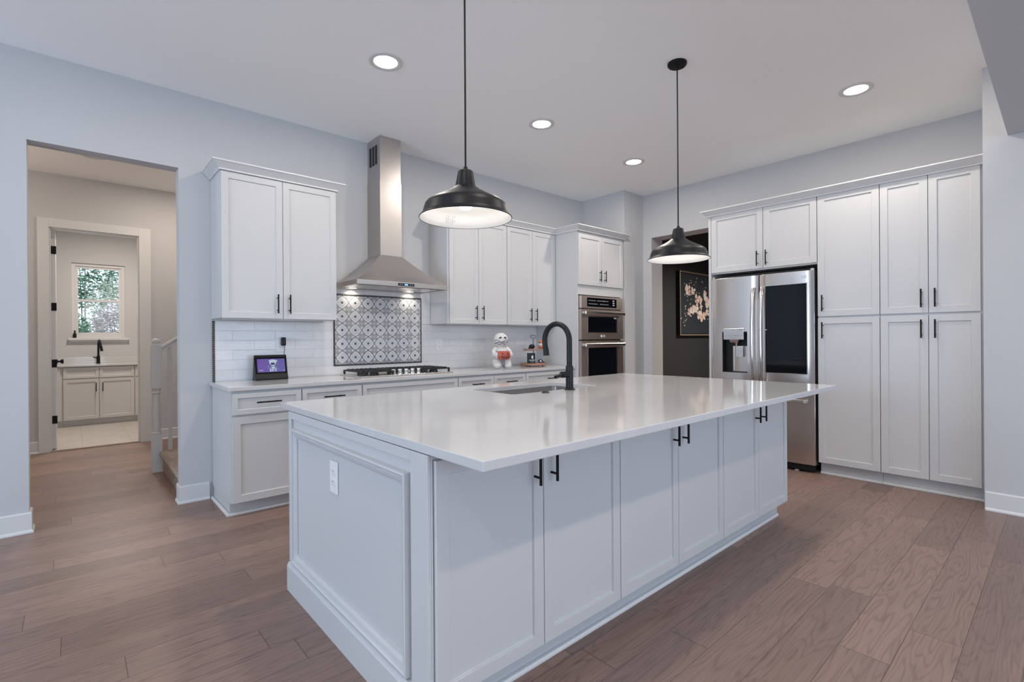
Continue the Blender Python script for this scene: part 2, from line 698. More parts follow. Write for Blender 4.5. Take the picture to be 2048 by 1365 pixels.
wb = MB()
OX0, OX1, OZ = -0.222, 0.602, 2.552
wb.box(XW0, 0, 0, OX0, 0.13, ZC).box(OX1, 0, 0, 5.96, 0.13, ZC).box(OX0, 0, OZ, OX1, 0.13, ZC)
struct('wall_back', wb, 'wall_paint')
struct('wall_corner_chase', MB().box(5.284, -0.706, 0, 5.704, 0, ZC), 'wall_paint')
wr = MB()
wr.box(5.704, -0.835, 0, 5.96, 0, ZC).box(5.704, -1.96, 2.555, 5.96, -0.835, ZC).box(5.704, -4.078, 0, 5.96, -1.96, ZC)
struct('wall_right', wr, 'wall_paint')
struct('wall_right_near', MB().box(4.83, YB, 0, 5.96, -4.078, ZC), 'wall_paint')
struct('ceiling_beam', MB().box(XW0, -4.62, 2.616, 4.83, -4.205, ZC), 'wall_paint')
# living room shell behind the photographer, with window openings
w = MB()
zs0, zs1 = 0.5, 2.6
prev = XW0
for (x0, x1) in BACK_WINDOWS:
    w.box(prev, YB - 0.15, 0, x0, YB, ZC).box(x0, YB - 0.15, 0, x1, YB, zs0).box(x0, YB - 0.15, zs1, x1, YB, ZC)
    prev = x1
w.box(prev, YB - 0.15, 0, 5.96, YB, ZC)
struct('wall_front', w, 'wall_paint')
w = MB()
prev = YB
for (y0, y1) in ADDED_SIDE_WINDOWS:
    w.box(XW0 - 0.15, prev, 0, XW0, y0, ZC).box(XW0 - 0.15, y0, 0, XW0, y1, zs0).box(XW0 - 0.15, y0, zs1, XW0, y1, ZC)
    prev = y1
w.box(XW0 - 0.15, prev, 0, XW0, 6.0, ZC)
struct('wall_left', w, 'wall_paint')
# hall and laundry
DX0, DX1, DZ = -0.205, 0.609, 2.53
w = MB()
w.box(XW0, 3.10, 0, DX0, 3.22, ZC).box(DX1, 3.10, 0, 5.96, 3.22, ZC).box(DX0, 3.10, DZ, DX1, 3.22, ZC)
struct('wall_hall', w, 'wall_paint')
w = MB()
LWX0, LWX1, LWZ0, LWZ1 = -0.02, 0.632, 1.300, 2.470
w.box(-1.8, 5.76, 0, LWX0, 5.90, ZC).box(LWX1, 5.76, 0, 2.2, 5.90, ZC)
w.box(LWX0, 5.76, 0, LWX1, 5.90, LWZ0).box(LWX0, 5.76, LWZ1, LWX1, 5.90, ZC)
struct('wall_laundry_back', w, 'wall_paint')
struct('wall_laundry_left', MB().box(-1.8, 3.22, 0, -1.68, 5.76, ZC), 'wall_paint')
struct('wall_laundry_right', MB().box(2.08, 3.22, 0, 2.2, 5.76, ZC), 'wall_paint')
# dining room beyond the doorway
struct('wall_dining_back', MB().box(5.96, -0.19, 0, XR, -0.05, ZC), 'navy_paint')
struct('wall_dining_far', MB().box(XR - 0.12, -4.6, 0, XR, -0.19, ZC), 'navy_paint')
struct('wall_dining_front', MB().box(5.96, -4.72, 0, XR, -4.6, ZC), 'navy_paint')

# baseboards
struct('baseboard_back_left', crown_run(MB(), [(OX0 - 0.0, 0.125), (OX0 + 0.0, 0.0), (XW0, 0.0)][::-1], 0, BASEP), 'trim_paint', 0.001)
struct('baseboard_back', crown_run(MB(), [(OX1, 0.125), (OX1, 0.0), (0.79, 0.0)], 0, BASEP), 'trim_paint', 0.001)
struct('baseboard_right_near', crown_run(MB(), [(4.83, -4.082), (4.83, YB)], 0, BASEP), 'trim_paint', 0.001)
struct('baseboard_hall_left', crown_run(MB(), [(XW0, 3.10), (-0.297, 3.10)], 0, BASEP), 'trim_paint', 0.001)
struct('baseboard_hall_right', crown_run(MB(), [(0.722, 3.10), (5.9, 3.10)], 0, BASEP), 'trim_paint', 0.001)
struct('baseboard_right', crown_run(MB(), [(5.30, -0.706), (5.704, -0.706), (5.704, -0.835)], 0, BASEP), 'trim_paint', 0.001)

# door casing, jamb
cz = 2.625
w = MB().box(-0.297, 3.078, 0, DX0 + 0.004, 3.098, cz).box(DX1 - 0.004, 3.078, 0, 0.720, 3.098, cz)
w.box(DX0 + 0.004, 3.078, DZ - 0.004, DX1 - 0.004, 3.098, cz)
struct('trim_1', w, 'trim_paint', 0.002)
w = MB().box(DX0, 3.098, 0, DX0 + 0.016, 3.222, DZ).box(DX1 - 0.016, 3.098, 0, DX1, 3.222, DZ).box(DX0 + 0.016, 3.098, DZ - 0.016, DX1 - 0.016, 3.222, DZ)
struct('trim_2', w, 'trim_paint', 0.001)
struct('trim_3', MB().prism([(3.07, 0.0), (3.075, 0.010), (3.12, 0.012), (3.135, 0.0)], 'x', DX0 + 0.016, DX1 - 0.016), 'wood_floor')

# laundry door swung open on black hinges
ang = math.atan2(-0.010, 0.80)
d = MB().box(0.0, -0.04, 0.012, 0.80, 0.0, DZ - 0.02)
bm_ = d.bm
bm_.normal_update()
for q in [f for f in bm_.faces if abs(f.normal.y) > 0.9 or abs(f.calc_center_median().y + 0.02) > 0.019]:
    if abs(q.calc_center_median().x - 0.4) < 0.01 and abs(q.calc_center_median().z - 1.26) < 0.05:
        bmesh.ops.inset_individual(bm_, faces=[q], thickness=0.11, depth=0)
        bmesh.ops.inset_individual(bm_, faces=[q], thickness=0.012, depth=-0.008)
DM = Matrix.Translation((-0.192, 3.235, 0)) @ Matrix.Rotation(math.radians(90.6), 4, 'Z')
dr = struct('door_1', d.xform(DM), 'trim_paint', 0.001)
for hz in (2.29, 1.64, 0.99, 0.345):
    h = MB().box(-0.003, -0.036, hz - 0.045, 0.0, -0.003, hz + 0.045)
    h.cyl((-0.004, -0.042, hz - 0.045), (-0.004, -0.042, hz + 0.045), 0.006, 10)
    obj('hinge', h.xform(DM), 'black_metal', dr)
h = MB()
h.lathe([(0.030, 0), (0.030, 0.006), (0.012, 0.010), (0.011, 0.030), (0.026, 0.042), (0.029, 0.056), (0.022, 0.064)], (0, 0, 0), 20)
h.xform(Matrix.Translation((0.735, -0.04, 0.99)) @ Matrix.Rotation(math.radians(90), 4, 'X'))
obj('doorknob', h.xform(DM), 'black_metal', dr, 0, True)

# laundry window
wn = MB()
fw = 0.045
for (a, b, c_, d_) in ((LWX0, LWX0 + fw, LWZ0, LWZ1), (LWX1 - fw, LWX1, LWZ0, LWZ1), (LWX0 + fw, LWX1 - fw, LWZ1 - fw, LWZ1), (LWX0 + fw, LWX1 - fw, LWZ0, LWZ0 + fw)):
    wn.box(a, 5.79, c_, b, 5.85, d_)
win = struct('window_1', wn, 'trim_paint', 0.002)
for nm, z0, z1, yy in (('upper_sash', 1.87, LWZ1 - fw, 5.825), ('lower_sash', LWZ0 + fw, 1.905, 5.805)):
    s = MB()
    a, b = LWX0 + fw, LWX1 - fw
    s.box(a, yy - 0.015, z0, a + 0.032, yy + 0.015, z1).box(b - 0.032, yy - 0.015, z0, b, yy + 0.015, z1)
    s.box(a + 0.032, yy - 0.015, z1 - 0.035, b - 0.032, yy + 0.015, z1).box(a + 0.032, yy - 0.015, z0, b - 0.032, yy + 0.015, z0 + 0.035)
    so = obj(nm, s, 'trim_paint', win, 0.002)
    obj('pane', MB().box(a + 0.03, yy - 0.002, z0 + 0.03, b - 0.03, yy + 0.002, z1 - 0.03), 'pane_glass', so)
obj('window_sill', MB().box(LWX0 - 0.045, 5.70, 1.262, LWX1 + 0.045, 5.80, 1.298).box(LWX0 - 0.03, 5.745, 1.235, LWX1 + 0.03, 5.76, 1.262), 'trim_paint', win, 0.003)

# ------------------------------------------------------------------ range wall: base cabinets
CT0, CT1 = 0.884, 0.914
YD, YBX = -0.622, -0.60        # carcass front; door fronts stand 20 mm proud of YD


def base_unit(label, x0, x1, fronts, end_panel=False):
    t = thing('base_cabinet', label, 'cabinet', ((x0 + x1) / 2, -0.3, 0), 'base cabinets along the cooktop wall')
    b = MB().box(x0, YD, 0.10, x1, -0.012, CT0 - 0.002)
    obj('body', b, 'cabinet_paint', t, 0.001)
    k = MB().box(x0 + 0.004, -0.545, 0.0, x1, -0.03, 0.099)
    obj('toe_kick', k, 'cabinet_paint', t)
    k = MB()
    crown_run(k, [(x0 - 0.0, -0.012), (x0, -0.546), (x1, -0.546)] if end_panel else [(x0, -0.546), (x1, -0.546)], 0,
              [(0, 0), (0.016, 0), (0.016, 0.008), (0.010, 0.016), (0, 0.018)])
    obj('shoe_molding', k, 'trim_paint', t)
    for (nm, u0, u1, z0, z1, hd, hl) in fronts:
        front(t, nm, 'S', (u0, YD, z0), u1 - u0, z1 - z0, hd, hl, rail=0.06 if nm == 'drawer' else 0.072)
    return t


base_unit('white base cabinet at the worktop end nearest the hall opening', 0.812, 1.284,
          [('drawer', 0.815, 1.282, 0.715, 0.868, (0.233, 0.083, False), 0.165), ('door', 0.815, 1.282, 0.103, 0.703, (0.405, 0.50, True), 0.145)], True)
base_unit('narrow white base cabinet between the end cabinet and the cooktop cabinet', 1.285, 1.764,
          [('drawer', 1.286, 1.762, 0.715, 0.868, (0.238, 0.083, False), 0.165), ('door', 1.286, 1.762, 0.103, 0.703, (0.06, 0.50, True), 0.145)])
base_unit('wide white base cabinet directly under the gas cooktop', 1.765, 2.720,
          [('drawer', 1.767, 2.718, 0.715, 0.868, None, 0), ('door', 1.767, 2.242, 0.103, 0.703, (0.41, 0.50, True), 0.145),
           ('door', 2.243, 2.718, 0.103, 0.703, (0.06, 0.50, True), 0.145)])
base_unit('white base cabinet with two small drawers beneath the mummy figurine', 2.721, 3.600,
          [('drawer', 2.723, 3.160, 0.715, 0.868, (0.218, 0.083, False), 0.145), ('drawer', 3.161, 3.598, 0.715, 0.868, (0.218, 0.083, False), 0.145),
           ('door', 2.723, 3.160, 0.103, 0.703, (0.38, 0.50, True), 0.145), ('door', 3.161, 3.598, 0.103, 0.703, (0.06, 0.50, True), 0.145)])
base_unit('white base cabinet beside the oven tower with one wide drawer', 3.601, 4.376,
          [('drawer', 3.603, 4.374, 0.715, 0.868, (0.386, 0.083, False), 0.165), ('door', 3.603, 3.988, 0.103, 0.703, (0.33, 0.50, True), 0.145),
           ('door', 3.989, 4.374, 0.103, 0.703, (0.06, 0.50, True), 0.145)])

o = obj('wall_countertop', MB().box(0.792, -0.650, CT0, 4.378, -0.013, CT1), 'quartz', None, 0.003)
o.name = 'countertop'
tag(o, 'long white quartz worktop along the wall under the range hood', 'countertop')

# splashback
bs = MB().box(0.832, -0.012, CT1 + 0.001, 1.776, -0.002, 1.400).box(1.776, -0.012, CT1 + 0.001, 2.706, -0.002, 0.994)
bs.box(1.776, -0.012, 1.666, 2.706, -0.002, 1.722).box(2.706, -0.012, CT1 + 0.001, 4.376, -0.002, 1.392)
bs.box(2.706, -0.012, 1.394, 2.812, -0.002, 1.722)
bs.box(1.6775, -0.012, 1.402, 1.776, -0.002, 1.722)
bsp = obj('tile_backsplash', bs, 'brick_tile')
tag(bsp, 'glossy white brick tile splashback above the long worktop', 'backsplash')
obj('edge_liner', MB().box(0.814, -0.017, CT1 + 0.001, 0.830, -0.002, 1.394), 'bead_liner', bsp, 0.003, label='black beaded edge strip')

tp = obj('patterned_tile_panel', MB().box(1.794, -0.014, 1.012, 2.690, -0.002, 1.648), 'patterned_tile')
tag(tp, 'grey and white quatrefoil patterned tile panel behind the cooktop', 'tile panel')
rb = MB()
for (a, b) in (((1.786, 0.9975 + 0.006), (2.698, 0.9975 + 0.006)), ((1.786, 1.656), (2.698, 1.656)), ((1.786, 1.003), (1.786, 1.656)), ((2.698, 1.003), (2.698, 1.656))):
    rb.cyl((a[0], -0.012, a[1]), (b[0], -0.012, b[1]), 0.0075, 10)
obj('rope_border', rb, 'rope_liner', tp, 0, True, label='black twisted rope border')

# upper cabinets
YU = -0.330


def upper_unit(label, x0, x1, splits, z0=1.408, z1=2.492, hu=0.045):
    t = thing('upper_cabinet', label, 'cabinet', ((x0 + x1) / 2, -0.17, z0 - 0.012), 'upper cabinets on the cooktop wall')
    obj('body', MB().box(x0, YU, z0, x1, -0.003, z1 + 0.03), 'cabinet_paint', t, 0.001)
    lr = MB().box(x0 + 0.015, YU + 0.02, z0 - 0.012, x1 - 0.015, YU + 0.035, z0).box(x0 + 0.015, -0.03, z0 - 0.012, x1 - 0.015, -0.015, z0)
    obj('light_rail', lr, 'cabinet_paint', t)
    for f_ in (0.2, 0.62):
        hb = MB().box(x0 + f_ * (x1 - x0), YU + 0.05, z0 - 0.006, x0 + f_ * (x1 - x0) + 0.05, YU + 0.075, z0 - 0.0005)
        obj('catch', hb, 'black_plastic', t)
    n = len(splits) - 1
    for i in range(n):
        w = splits[i + 1] - splits[i]
        u = w - hu if i % 2 == 0 else hu
        front(t, 'door', 'S', (splits[i], YU, z0 - 0.004), w, z1 - z0 + 0.006, (u, 0.118, True), 0.150)
    return t


u1 = upper_unit('tall white two-door wall cabinet above the smart display', 0.812, 1.676, (0.814, 1.244, 1.674))
cr = MB()
crown_run(cr, [(0.812, -0.004), (0.812, YU - 0.02), (1.676, YU - 0.02), (1.676, -0.004)], 2.496)
obj('crown_molding', cr, 'trim_paint', u1)
upper_unit('white two-door wall cabinet beside the range hood', 2.815, 3.598, (2.830, 3.199, 3.596), 1.396, 2.486)
upper_unit('white two-door wall cabinet beside the oven tower', 3.599, 4.376, (3.601, 3.990, 4.374), 1.396, 2.486)

# oven tower
OX, OXR, OYF = 4.380, 5.270, -0.690
t = thing('oven_cabinet', 'tall white cabinet tower holding the double wall oven', 'cabinet', ((OX + OXR) / 2, -0.35, 0))
b = MB()
b.box(OX, OYF, 0.10, OX + 0.02, -0.003, 2.52).box(OXR - 0.02, OYF, 0.10, OXR, -0.003, 2.52).box(OX + 0.02, OYF, 1.752, OXR - 0.02, -0.003, 2.52)
b.box(OX + 0.02, OYF, 0.10, OXR - 0.02, -0.003, 0.50).box(OX + 0.02, -0.05, 0.50, OXR - 0.02, -0.003, 1.752)
b.box(OXR - 0.055, OYF, 0.50, OXR - 0.02, OYF + 0.02, 1.752).box(OX + 0.06, -0.62, 0, OXR, -0.03, 0.10)
obj('body', b, 'cabinet_paint', t, 0.001)
front(t, 'door', 'S', (OX + 0.004, OYF, 1.865), 0.430, 0.600, (0.385, 0.122, True), 0.135)
front(t, 'door', 'S', (OX + 0.436, OYF, 1.865), 0.430, 0.600, (0.045, 0.122, True), 0.135)
front(t, 'drawer', 'S', (OX + 0.004, OYF, 0.105), 0.862, 0.385, (0.431, 0.28, False), 0.2)
cr = MB()
crown_run(cr, [(2.812, -0.004), (2.812, YU - 0.02), (OX - 0.002, YU - 0.02), (OX - 0.002, OYF - 0.02), (OXR + 0.001, OYF - 0.02), (OXR + 0.001, OYF + 0.0)], 2.492)
tag(obj('crown_molding', cr, 'trim_paint'), 'white crown moulding stepping out around the oven tower', 'crown molding')

# double wall oven
VX0, VX1, VY = 4.404, 5.208, OYF - 0.001
t = thing('wall_oven', 'double built-in wall oven in dark stainless steel', 'oven', ((VX0 + VX1) / 2, -0.4, 0.505))
obj('housing', MB().box(VX0 + 0.01, VY + 0.002, 0.505, VX1 - 0.002, -0.06, 1.74), 'black_gap', t)
cp = obj('control_panel', MB().box(VX0, VY - 0.035, 1.590, VX1, VY, 1.738), 'steel_oven', t, 0.003)
obj('display', MB().box(4.515, VY - 0.0375, 1.612, 5.080, VY - 0.034, 1.718), 'dark_glass', cp)
dots_ = MB()
for i in range(22):
    for j in range(2):
        if random.random() < 0.85:
            xx = 4.54 + i * 0.0175
            dots_.box(xx, VY - 0.0382, 1.64 + j * 0.04, xx + 0.007, VY - 0.0374, 1.644 + j * 0.04 + 0.006)
for i in range(3):
    dots_.box(5.0 + 0.0, VY - 0.0382, 1.635 + i * 0.026, 5.035, VY - 0.0374, 1.65 + i * 0.026)
dots_.box(4.80, VY - 0.0382, 1.683, 4.835, VY - 0.0374, 1.69)
obj('key_print', dots_, 'led_dim', cp)


def oven_door(z0, z1, gz0, gz1, hz, logo):
    d = MB()
    d.box(VX0, VY - 0.04, z0, 4.520, VY, z1).box(5.080, VY - 0.04, z0, VX1, VY, z1)
    d.box(4.520, VY - 0.04, gz1, 5.080, VY, z1).box(4.520, VY - 0.04, z0, 5.080, VY, gz0)
    o = obj('oven_door', d, 'steel_oven', t)
    fr = MB()
    for (a, b_, c_, e) in ((4.516, 4.524, gz0 - 0.004, gz1 + 0.004), (5.076, 5.084, gz0 - 0.004, gz1 + 0.004), (4.524, 5.076, gz0 - 0.004, gz0 + 0.004), (4.524, 5.076, gz1 - 0.004, gz1 + 0.004)):
        fr.box(a, VY - 0.042, c_, b_, VY - 0.036, e)
    obj('window_trim', fr, 'steel_bright', o)
    obj('glass', MB().box(4.520, VY - 0.036, gz0, 5.080, VY - 0.02, gz1), 'dark_glass', o)
    h = MB()
    h.box(4.424, VY - 0.094, hz - 0.020, 5.188, VY - 0.076, hz + 0.020)
    h.box(4.435, VY - 0.078, hz - 0.014, 4.465, VY - 0.038, hz + 0.014).box(5.148, VY - 0.078, hz - 0.014, 5.178, VY - 0.038, hz + 0.014)
    obj('handle', h, 'steel_bright', o, 0.005)
    if logo:
        lg = MB()
        lg.lathe([(0.016, 0), (0.016, 0.0012)], (0, 0, 0), 24)
        lg.xform(Matrix.Translation((4.772, VY - 0.0402, 1.262)) @ Matrix.Rotation(math.radians(90), 4, 'X'))
        lg.add(text_mb('LG', 0.036, 0.0008).xform(Matrix.Translation((4.822, VY - 0.041, 1.262))))
        obj('logo', lg, 'print_white', o)
        st = MB().box(5.025, VY - 0.038, 1.475, 5.072, VY - 0.0355, 1.497)
        obj('sticker', st, 'print_white', o)
    return o


oven_door(1.222, 1.580, 1.304, 1.494, 1.536, True)
oven_door(0.560, 1.208, 0.68, 1.124, 1.158, False)

# cooktop
t = thing('gas_cooktop', 'stainless five-burner gas cooktop set in the long worktop', 'cooktop', (2.285, -0.28, CT1))
KX0, KX1, KY0, KY1 = 1.818, 2.752, -0.520, -0.055
obj('tray', MB().box(KX0, KY0, CT1 + 0.0005, KX1, KY1, CT1 + 0.012), 'steel_bright', t, 0.004)
for (bx, by, br) in ((1.985, -0.40, 0.042), (1.985, -0.17, 0.05), (2.285, -0.20, 0.065), (2.60, -0.40, 0.042), (2.60, -0.17, 0.05)):
    bn = MB().lathe([(br, 0), (br, 0.012), (br * 0.85, 0.016), (br * 0.85, 0.024), (br * 0.7, 0.028)], (bx, by, CT1 + 0.0115), 24)
    obj('burner', bn, 'iron', t, 0, True)
for (x0, x1, y0) in ((KX0 + 0.022, 2.135, KY0 + 0.03), (2.140, 2.430, -0.36), (2.435, KX1 - 0.022, KY0 + 0.03)):
    g = MB()
    y1 = KY1 - 0.022
    zt, th = CT1 + 0.050, 0.011
    for yy in (y0, y1 - th, (y0 + y1) / 2 - th / 2):
        g.box(x0, yy, zt - 0.012, x1, yy + th, zt)
    for xx in (x0, x1 - th):
        g.box(xx, y0, zt - 0.012, xx + th, y1, zt)
    k = 7
    for i in range(1, k):
        xx = x0 + (x1 - x0) * i / k
        for (a, b_) in ((y0, y0 + 0.16 * (y1 - y0) / 0.36), (y1 - 0.16 * (y1 - y0) / 0.36, y1)):
            g.box(xx - 0.005, a, zt - 0.012, xx + 0.005, b_, zt + 0.006)
    for yy in [y0 + (y1 - y0) * i / 6 for i in range(1, 6)]:
        g.box(x0, yy - 0.005, zt - 0.010, x0 + 0.05, yy + 0.005, zt + 0.006).box(x1 - 0.05, yy - 0.005, zt - 0.010, x1, yy + 0.005, zt + 0.006)
    for (xx, yy) in ((x0, y0), (x1 - 0.016, y0), (x0, y1 - 0.016), (x1 - 0.016, y1 - 0.016)):
        g.box(xx, yy, CT1 + 0.0115, xx + 0.016, yy + 0.016, zt - 0.01)
    obj('grate', g, 'iron', t, 0.002)
for i in range(5):
    kx = 2.155 + i * 0.065
    kn = MB().lathe([(0.024, 0), (0.024, 0.008), (0.018, 0.012), (0.019, 0.020), (0.022, 0.034), (0.020, 0.042), (0.010, 0.045)], (kx, -0.435, CT1 + 0.0115), 24)
    obj('knob', kn, 'chrome', t, 0, True)

# range hood
t = thing('range_hood', 'stainless steel chimney range hood above the cooktop', 'range hood', (2.25, -0.25, 1.712))
HX0, HX1, HY = 1.790, 2.706, -0.500
c0, c1, cy = 2.124, 2.345, -0.262
cn = MB()


def rect(x0, x1, y0, y1, z):
    return [(x0, y0, z), (x1, y0, z), (x1, y1, z), (x0, y1, z)]


rings = [rect(HX0, HX1, HY, -0.016, 1.752)]
for k in range(1, 9):
    f_ = k / 8
    s_ = 1 - (1 - f_) ** 1.28
    rings.append(rect(HX0 + (c0 - HX0) * f_, HX1 + (c1 - HX1) * f_, HY + (cy - HY) * f_, -0.016, 1.752 + (2.024 - 1.752) * (0.55 * f_ + 0.45 * f_ ** 1.5)))
cn.loft(rings)
obj('canopy', cn, 'steel', t, 0, True, angle=20)
lip = MB()
lip.box(HX0, HY, 1.712, HX1, HY + 0.012, 1.752).box(HX0, HY + 0.012, 1.712, HX0 + 0.012, -0.016, 1.752).box(HX1 - 0.012, HY + 0.012, 1.712, HX1, -0.016, 1.752)
lip.box(HX0 + 0.012, -0.028, 1.712, HX1 - 0.012, -0.016, 1.752)
obj('rim', lip, 'steel', t, 0.001)
un = MB().box(HX0 + 0.012, HY + 0.012, 1.722, HX1 - 0.012, -0.028, 1.735)
obj('underside', un, 'steel', t)
for i in range(3):
    xa = HX0 + 0.03 + i * 0.288
    obj('filter', MB().box(xa, HY + 0.10, 1.715, xa + 0.280, -0.10, 1.7225), 'steel_bright', t, 0.003)
for lx in (1.945, 2.55):
    obj('lamp', MB().lathe([(0.032, 0), (0.032, 0.004)], (lx, -0.065, 1.7165), 20), 'hood_lens', t)
    area('hood_lamp', (lx, -0.065, 1.712), (0, 0, 0), 0.05, 0.05, 0.45, (1.0, 0.90, 0.76), 140, 'DISK')
cpn = obj('control_strip', MB().box(2.172, HY - 0.002, 1.720, 2.338, HY + 0.001, 1.743), 'black_plastic', t, label='black control strip with blue display')
obj('readout', MB().box(2.238, HY - 0.003, 1.7265, 2.270, HY - 0.0018, 1.7365), 'blue_led', cpn)
bt = MB()
for xx in (2.190, 2.212, 2.288, 2.312):
    bt.box(xx, HY - 0.003, 1.7285, xx + 0.008, HY - 0.0018, 1.7345)
obj('button', bt, 'led_dim', cpn)
obj('chimney', MB().box(c0, cy, 2.018, c1, -0.003, 2.72).box(c0 + 0.004, cy + 0.004, 2.72, c1 - 0.004, -0.003, ZC - 0.001), 'steel', t, 0.001)
vt = MB()
for i in range(3):
    vt.box(c0 + 0.0025, -0.20 + i * 0.058, 2.88, c0 + 0.0045, -0.16 + i * 0.058, 3.06)
obj('vent_slot', vt, 'black_gap', t)


# ------------------------------------------------------------------ island
IY, ICX = -3.18, (0.812, 1.7475, 2.7005, 3.640)
lab = ['white island cabinet at the panelled end beside the outlet', 'white island cabinet in the middle of the overhang side',
       'white island cabinet at the island end facing the refrigerator']
for i in range(3):
    x0, x1 = ICX[i] + (0.006 if i == 0 else 0.0005), ICX[i + 1] - 0.0005
    t = thing('island_cabinet', lab[i], 'cabinet', ((x0 + x1) / 2, -2.6, 0), 'island cabinets under the overhang')
    b = MB()
    b.box(x0, IY, 0.11, x1, IY + 0.02, CT0 - 0.002).box(x0, IY + 0.02, 0.11, x0 + 0.018, -1.90, CT0 - 0.002).box(x1 - 0.018, IY + 0.02, 0.11, x1, -1.90, CT0 - 0.002)
    b.box(x0 + 0.018, IY + 0.02, 0.11, x1 - 0.018, -1.90, 0.13).box(x0 + 0.018, -1.92, 0.13, x1 - 0.018, -1.90, CT0 - 0.002)
    obj('body', b, 'cabinet_paint', t, 0.001)
    obj('toe_kick', MB().box(x0, -3.125, 0, x1, -1.97, 0.109), 'cabinet_paint', t)
    k = MB()
    crown_run(k, [(x0, -3.126), (x1, -3.126)], 0, [(0, 0), (0.016, 0), (0.016, 0.008), (0.010, 0.016), (0, 0.018)])
    obj('shoe_molding', k, 'trim_paint', t)
    w_ = (x1 - x0) / 2
    front(t, 'door', 'S', (x0, IY, 0.114), w_, 0.752, (w_ - 0.046, 0.672, True), 0.145)
    front(t, 'door', 'S', (x0 + w_, IY, 0.114), w_, 0.752, (0.040, 0.672, True), 0.145)

t = thing('island_end_panel', 'white panelled end of the island with picture-frame moulding', 'panel', (0.80, -2.55, 0))
EX = 0.810
obj('board', MB().box(EX, -3.186, 0, EX + 0.0065, -1.895, CT0 - 0.002), 'cabinet_paint', t)
fr = MB()
fr.box(EX - 0.012, -3.186, 0.140, EX, -3.083, CT0 - 0.002).box(EX - 0.012, -1.932, 0.140, EX, -1.895, CT0 - 0.002).box(EX - 0.012, -3.083, 0.848, EX, -1.932, CT0 - 0.002)
obj('frame', fr, 'cabinet_paint', t, 0.002)
obj('base_trim', MB().loft([[(EX, y_, 0), (EX - 0.026, y_, 0), (EX - 0.026, y_, 0.120), (EX - 0.016, y_, 0.138), (EX, y_, 0.138)] for y_ in (-3.20, -1.90)]), 'cabinet_paint', t, 0.001)
# bolection moulding: closed mitred sweep of a stepped profile
prof = [(0.0, 0.0), (0.0, 0.024), (0.008, 0.026), (0.014, 0.020), (0.016, 0.014), (0.026, 0.012), (0.028, 0.016), (0.034, 0.014), (0.040, 0.008), (0.046, 0.006), (0.046, 0.0)]
y0, y1, z0, z1 = -3.066, -1.950, 0.148, 0.806
bm2 = MB()
cor = [(y0, z0, 1, 1), (y1, z0, -1, 1), (y1, z1, -1, -1), (y0, z1, 1, -1)]
V = [[bm2.bm.verts.new((EX - h, c[0] + c[2] * o_, c[1] + c[3] * o_)) for (o_, h) in prof] for c in cor]
for i in range(4):
    j = (i + 1) % 4
    for k in range(len(prof) - 1):
        bm2.bm.faces.new((V[i][k], V[i][k + 1], V[j][k + 1], V[j][k]))
obj('panel_molding', bm2, 'cabinet_paint', t)
t2 = thing('island_end_panel', 'plain white end board of the island beside the refrigerator aisle', 'panel', (3.65, -2.55, 0))
obj('board', MB().box(3.6402, -3.186, 0.11, 3.656, -1.90, CT0 - 0.002).box(3.6402, -3.125, 0, 3.656, -1.95, 0.11), 'cabinet_paint', t2, 0.001)

# island worktop with sink cut-out
SX0, SX1, SY0, SY1 = 1.893, 2.662, -2.352, -1.940
ct = MB()
o4 = [(0.800, -3.456), (3.779, -3.456), (3.779, -1.762), (0.800, -1.762)]


def rrect(x0, x1, y0, y1, r, n=6):
    pts = []
    for (cx, cy_, a) in ((x0 + r, y0 + r, 180), (x1 - r, y0 + r, 270), (x1 - r, y1 - r, 0), (x0 + r, y1 - r, 90)):
        for i in range(n + 1):
            t_ = math.radians(a + 90 * i / n)
            pts.append((cx + r * math.cos(t_), cy_ + r * math.sin(t_)))
    return pts


hole = rrect(SX0, SX1, SY0, SY1, 0.03)
bmx = ct.bm
for zz in (CT0, CT1):
    ov = [bmx.verts.new((p[0], p[1], zz)) for p in o4]
    hv = [bmx.verts.new((p[0], p[1], zz)) for p in hole]
    eds = [bmx.edges.new((ov[i], ov[(i + 1) % 4])) for i in range(4)] + [bmx.edges.new((hv[i], hv[(i + 1) % len(hv)])) for i in range(len(hv))]
    bmesh.ops.triangle_fill(bmx, edges=eds, use_beauty=True)
    if zz == CT0: lo_o, lo_h = ov, hv
for (A, B_) in ((lo_o, ov), (lo_h, hv)):
    for i in range(len(A)):
        j = (i + 1) % len(A)
        bmx.faces.new((A[i], A[j], B_[j], B_[i]))
bmesh.ops.dissolve_limit(bmx, angle_limit=0.01, verts=bmx.verts, edges=bmx.edges)
o = obj('island_countertop', ct, 'quartz', None, 0.003)
tag(o, 'large white polished quartz slab on top of the island', 'countertop')

# undermount sink
t = thing('kitchen_sink', 'stainless undermount sink sunk into the island slab', 'sink', (2.277, -2.146, 0.66))
bsn = MB()
ro, ri = rrect(SX0 - 0.012, SX1 + 0.012, SY0 - 0.012, SY1 + 0.012, 0.035), rrect(SX0 - 0.002, SX1 + 0.002, SY0 - 0.002, SY1 + 0.002, 0.03)
rb_ = rrect(SX0 + 0.012, SX1 - 0.012, SY0 + 0.012, SY1 - 0.012, 0.04)
bsn.loft([[(p[0], p[1], 0.8825) for p in ro], [(p[0], p[1], 0.8825) for p in ri], [(p[0], p[1], 0.70) for p in ri], [(p[0], p[1], 0.672) for p in rb_]], True, False)
bsn.bm.verts.ensure_lookup_table()
bsn.bm.faces.new(list(bsn.bm.verts)[-len(rb_):])
sk = obj('basin', bsn, 'steel', t, 0, True, angle=50)
obj('drain', MB().lathe([(0.045, 0), (0.045, 0.004), (0.03, 0.002)], (2.277, -2.10, 0.6725), 24), 'steel_bright', t, 0, True)

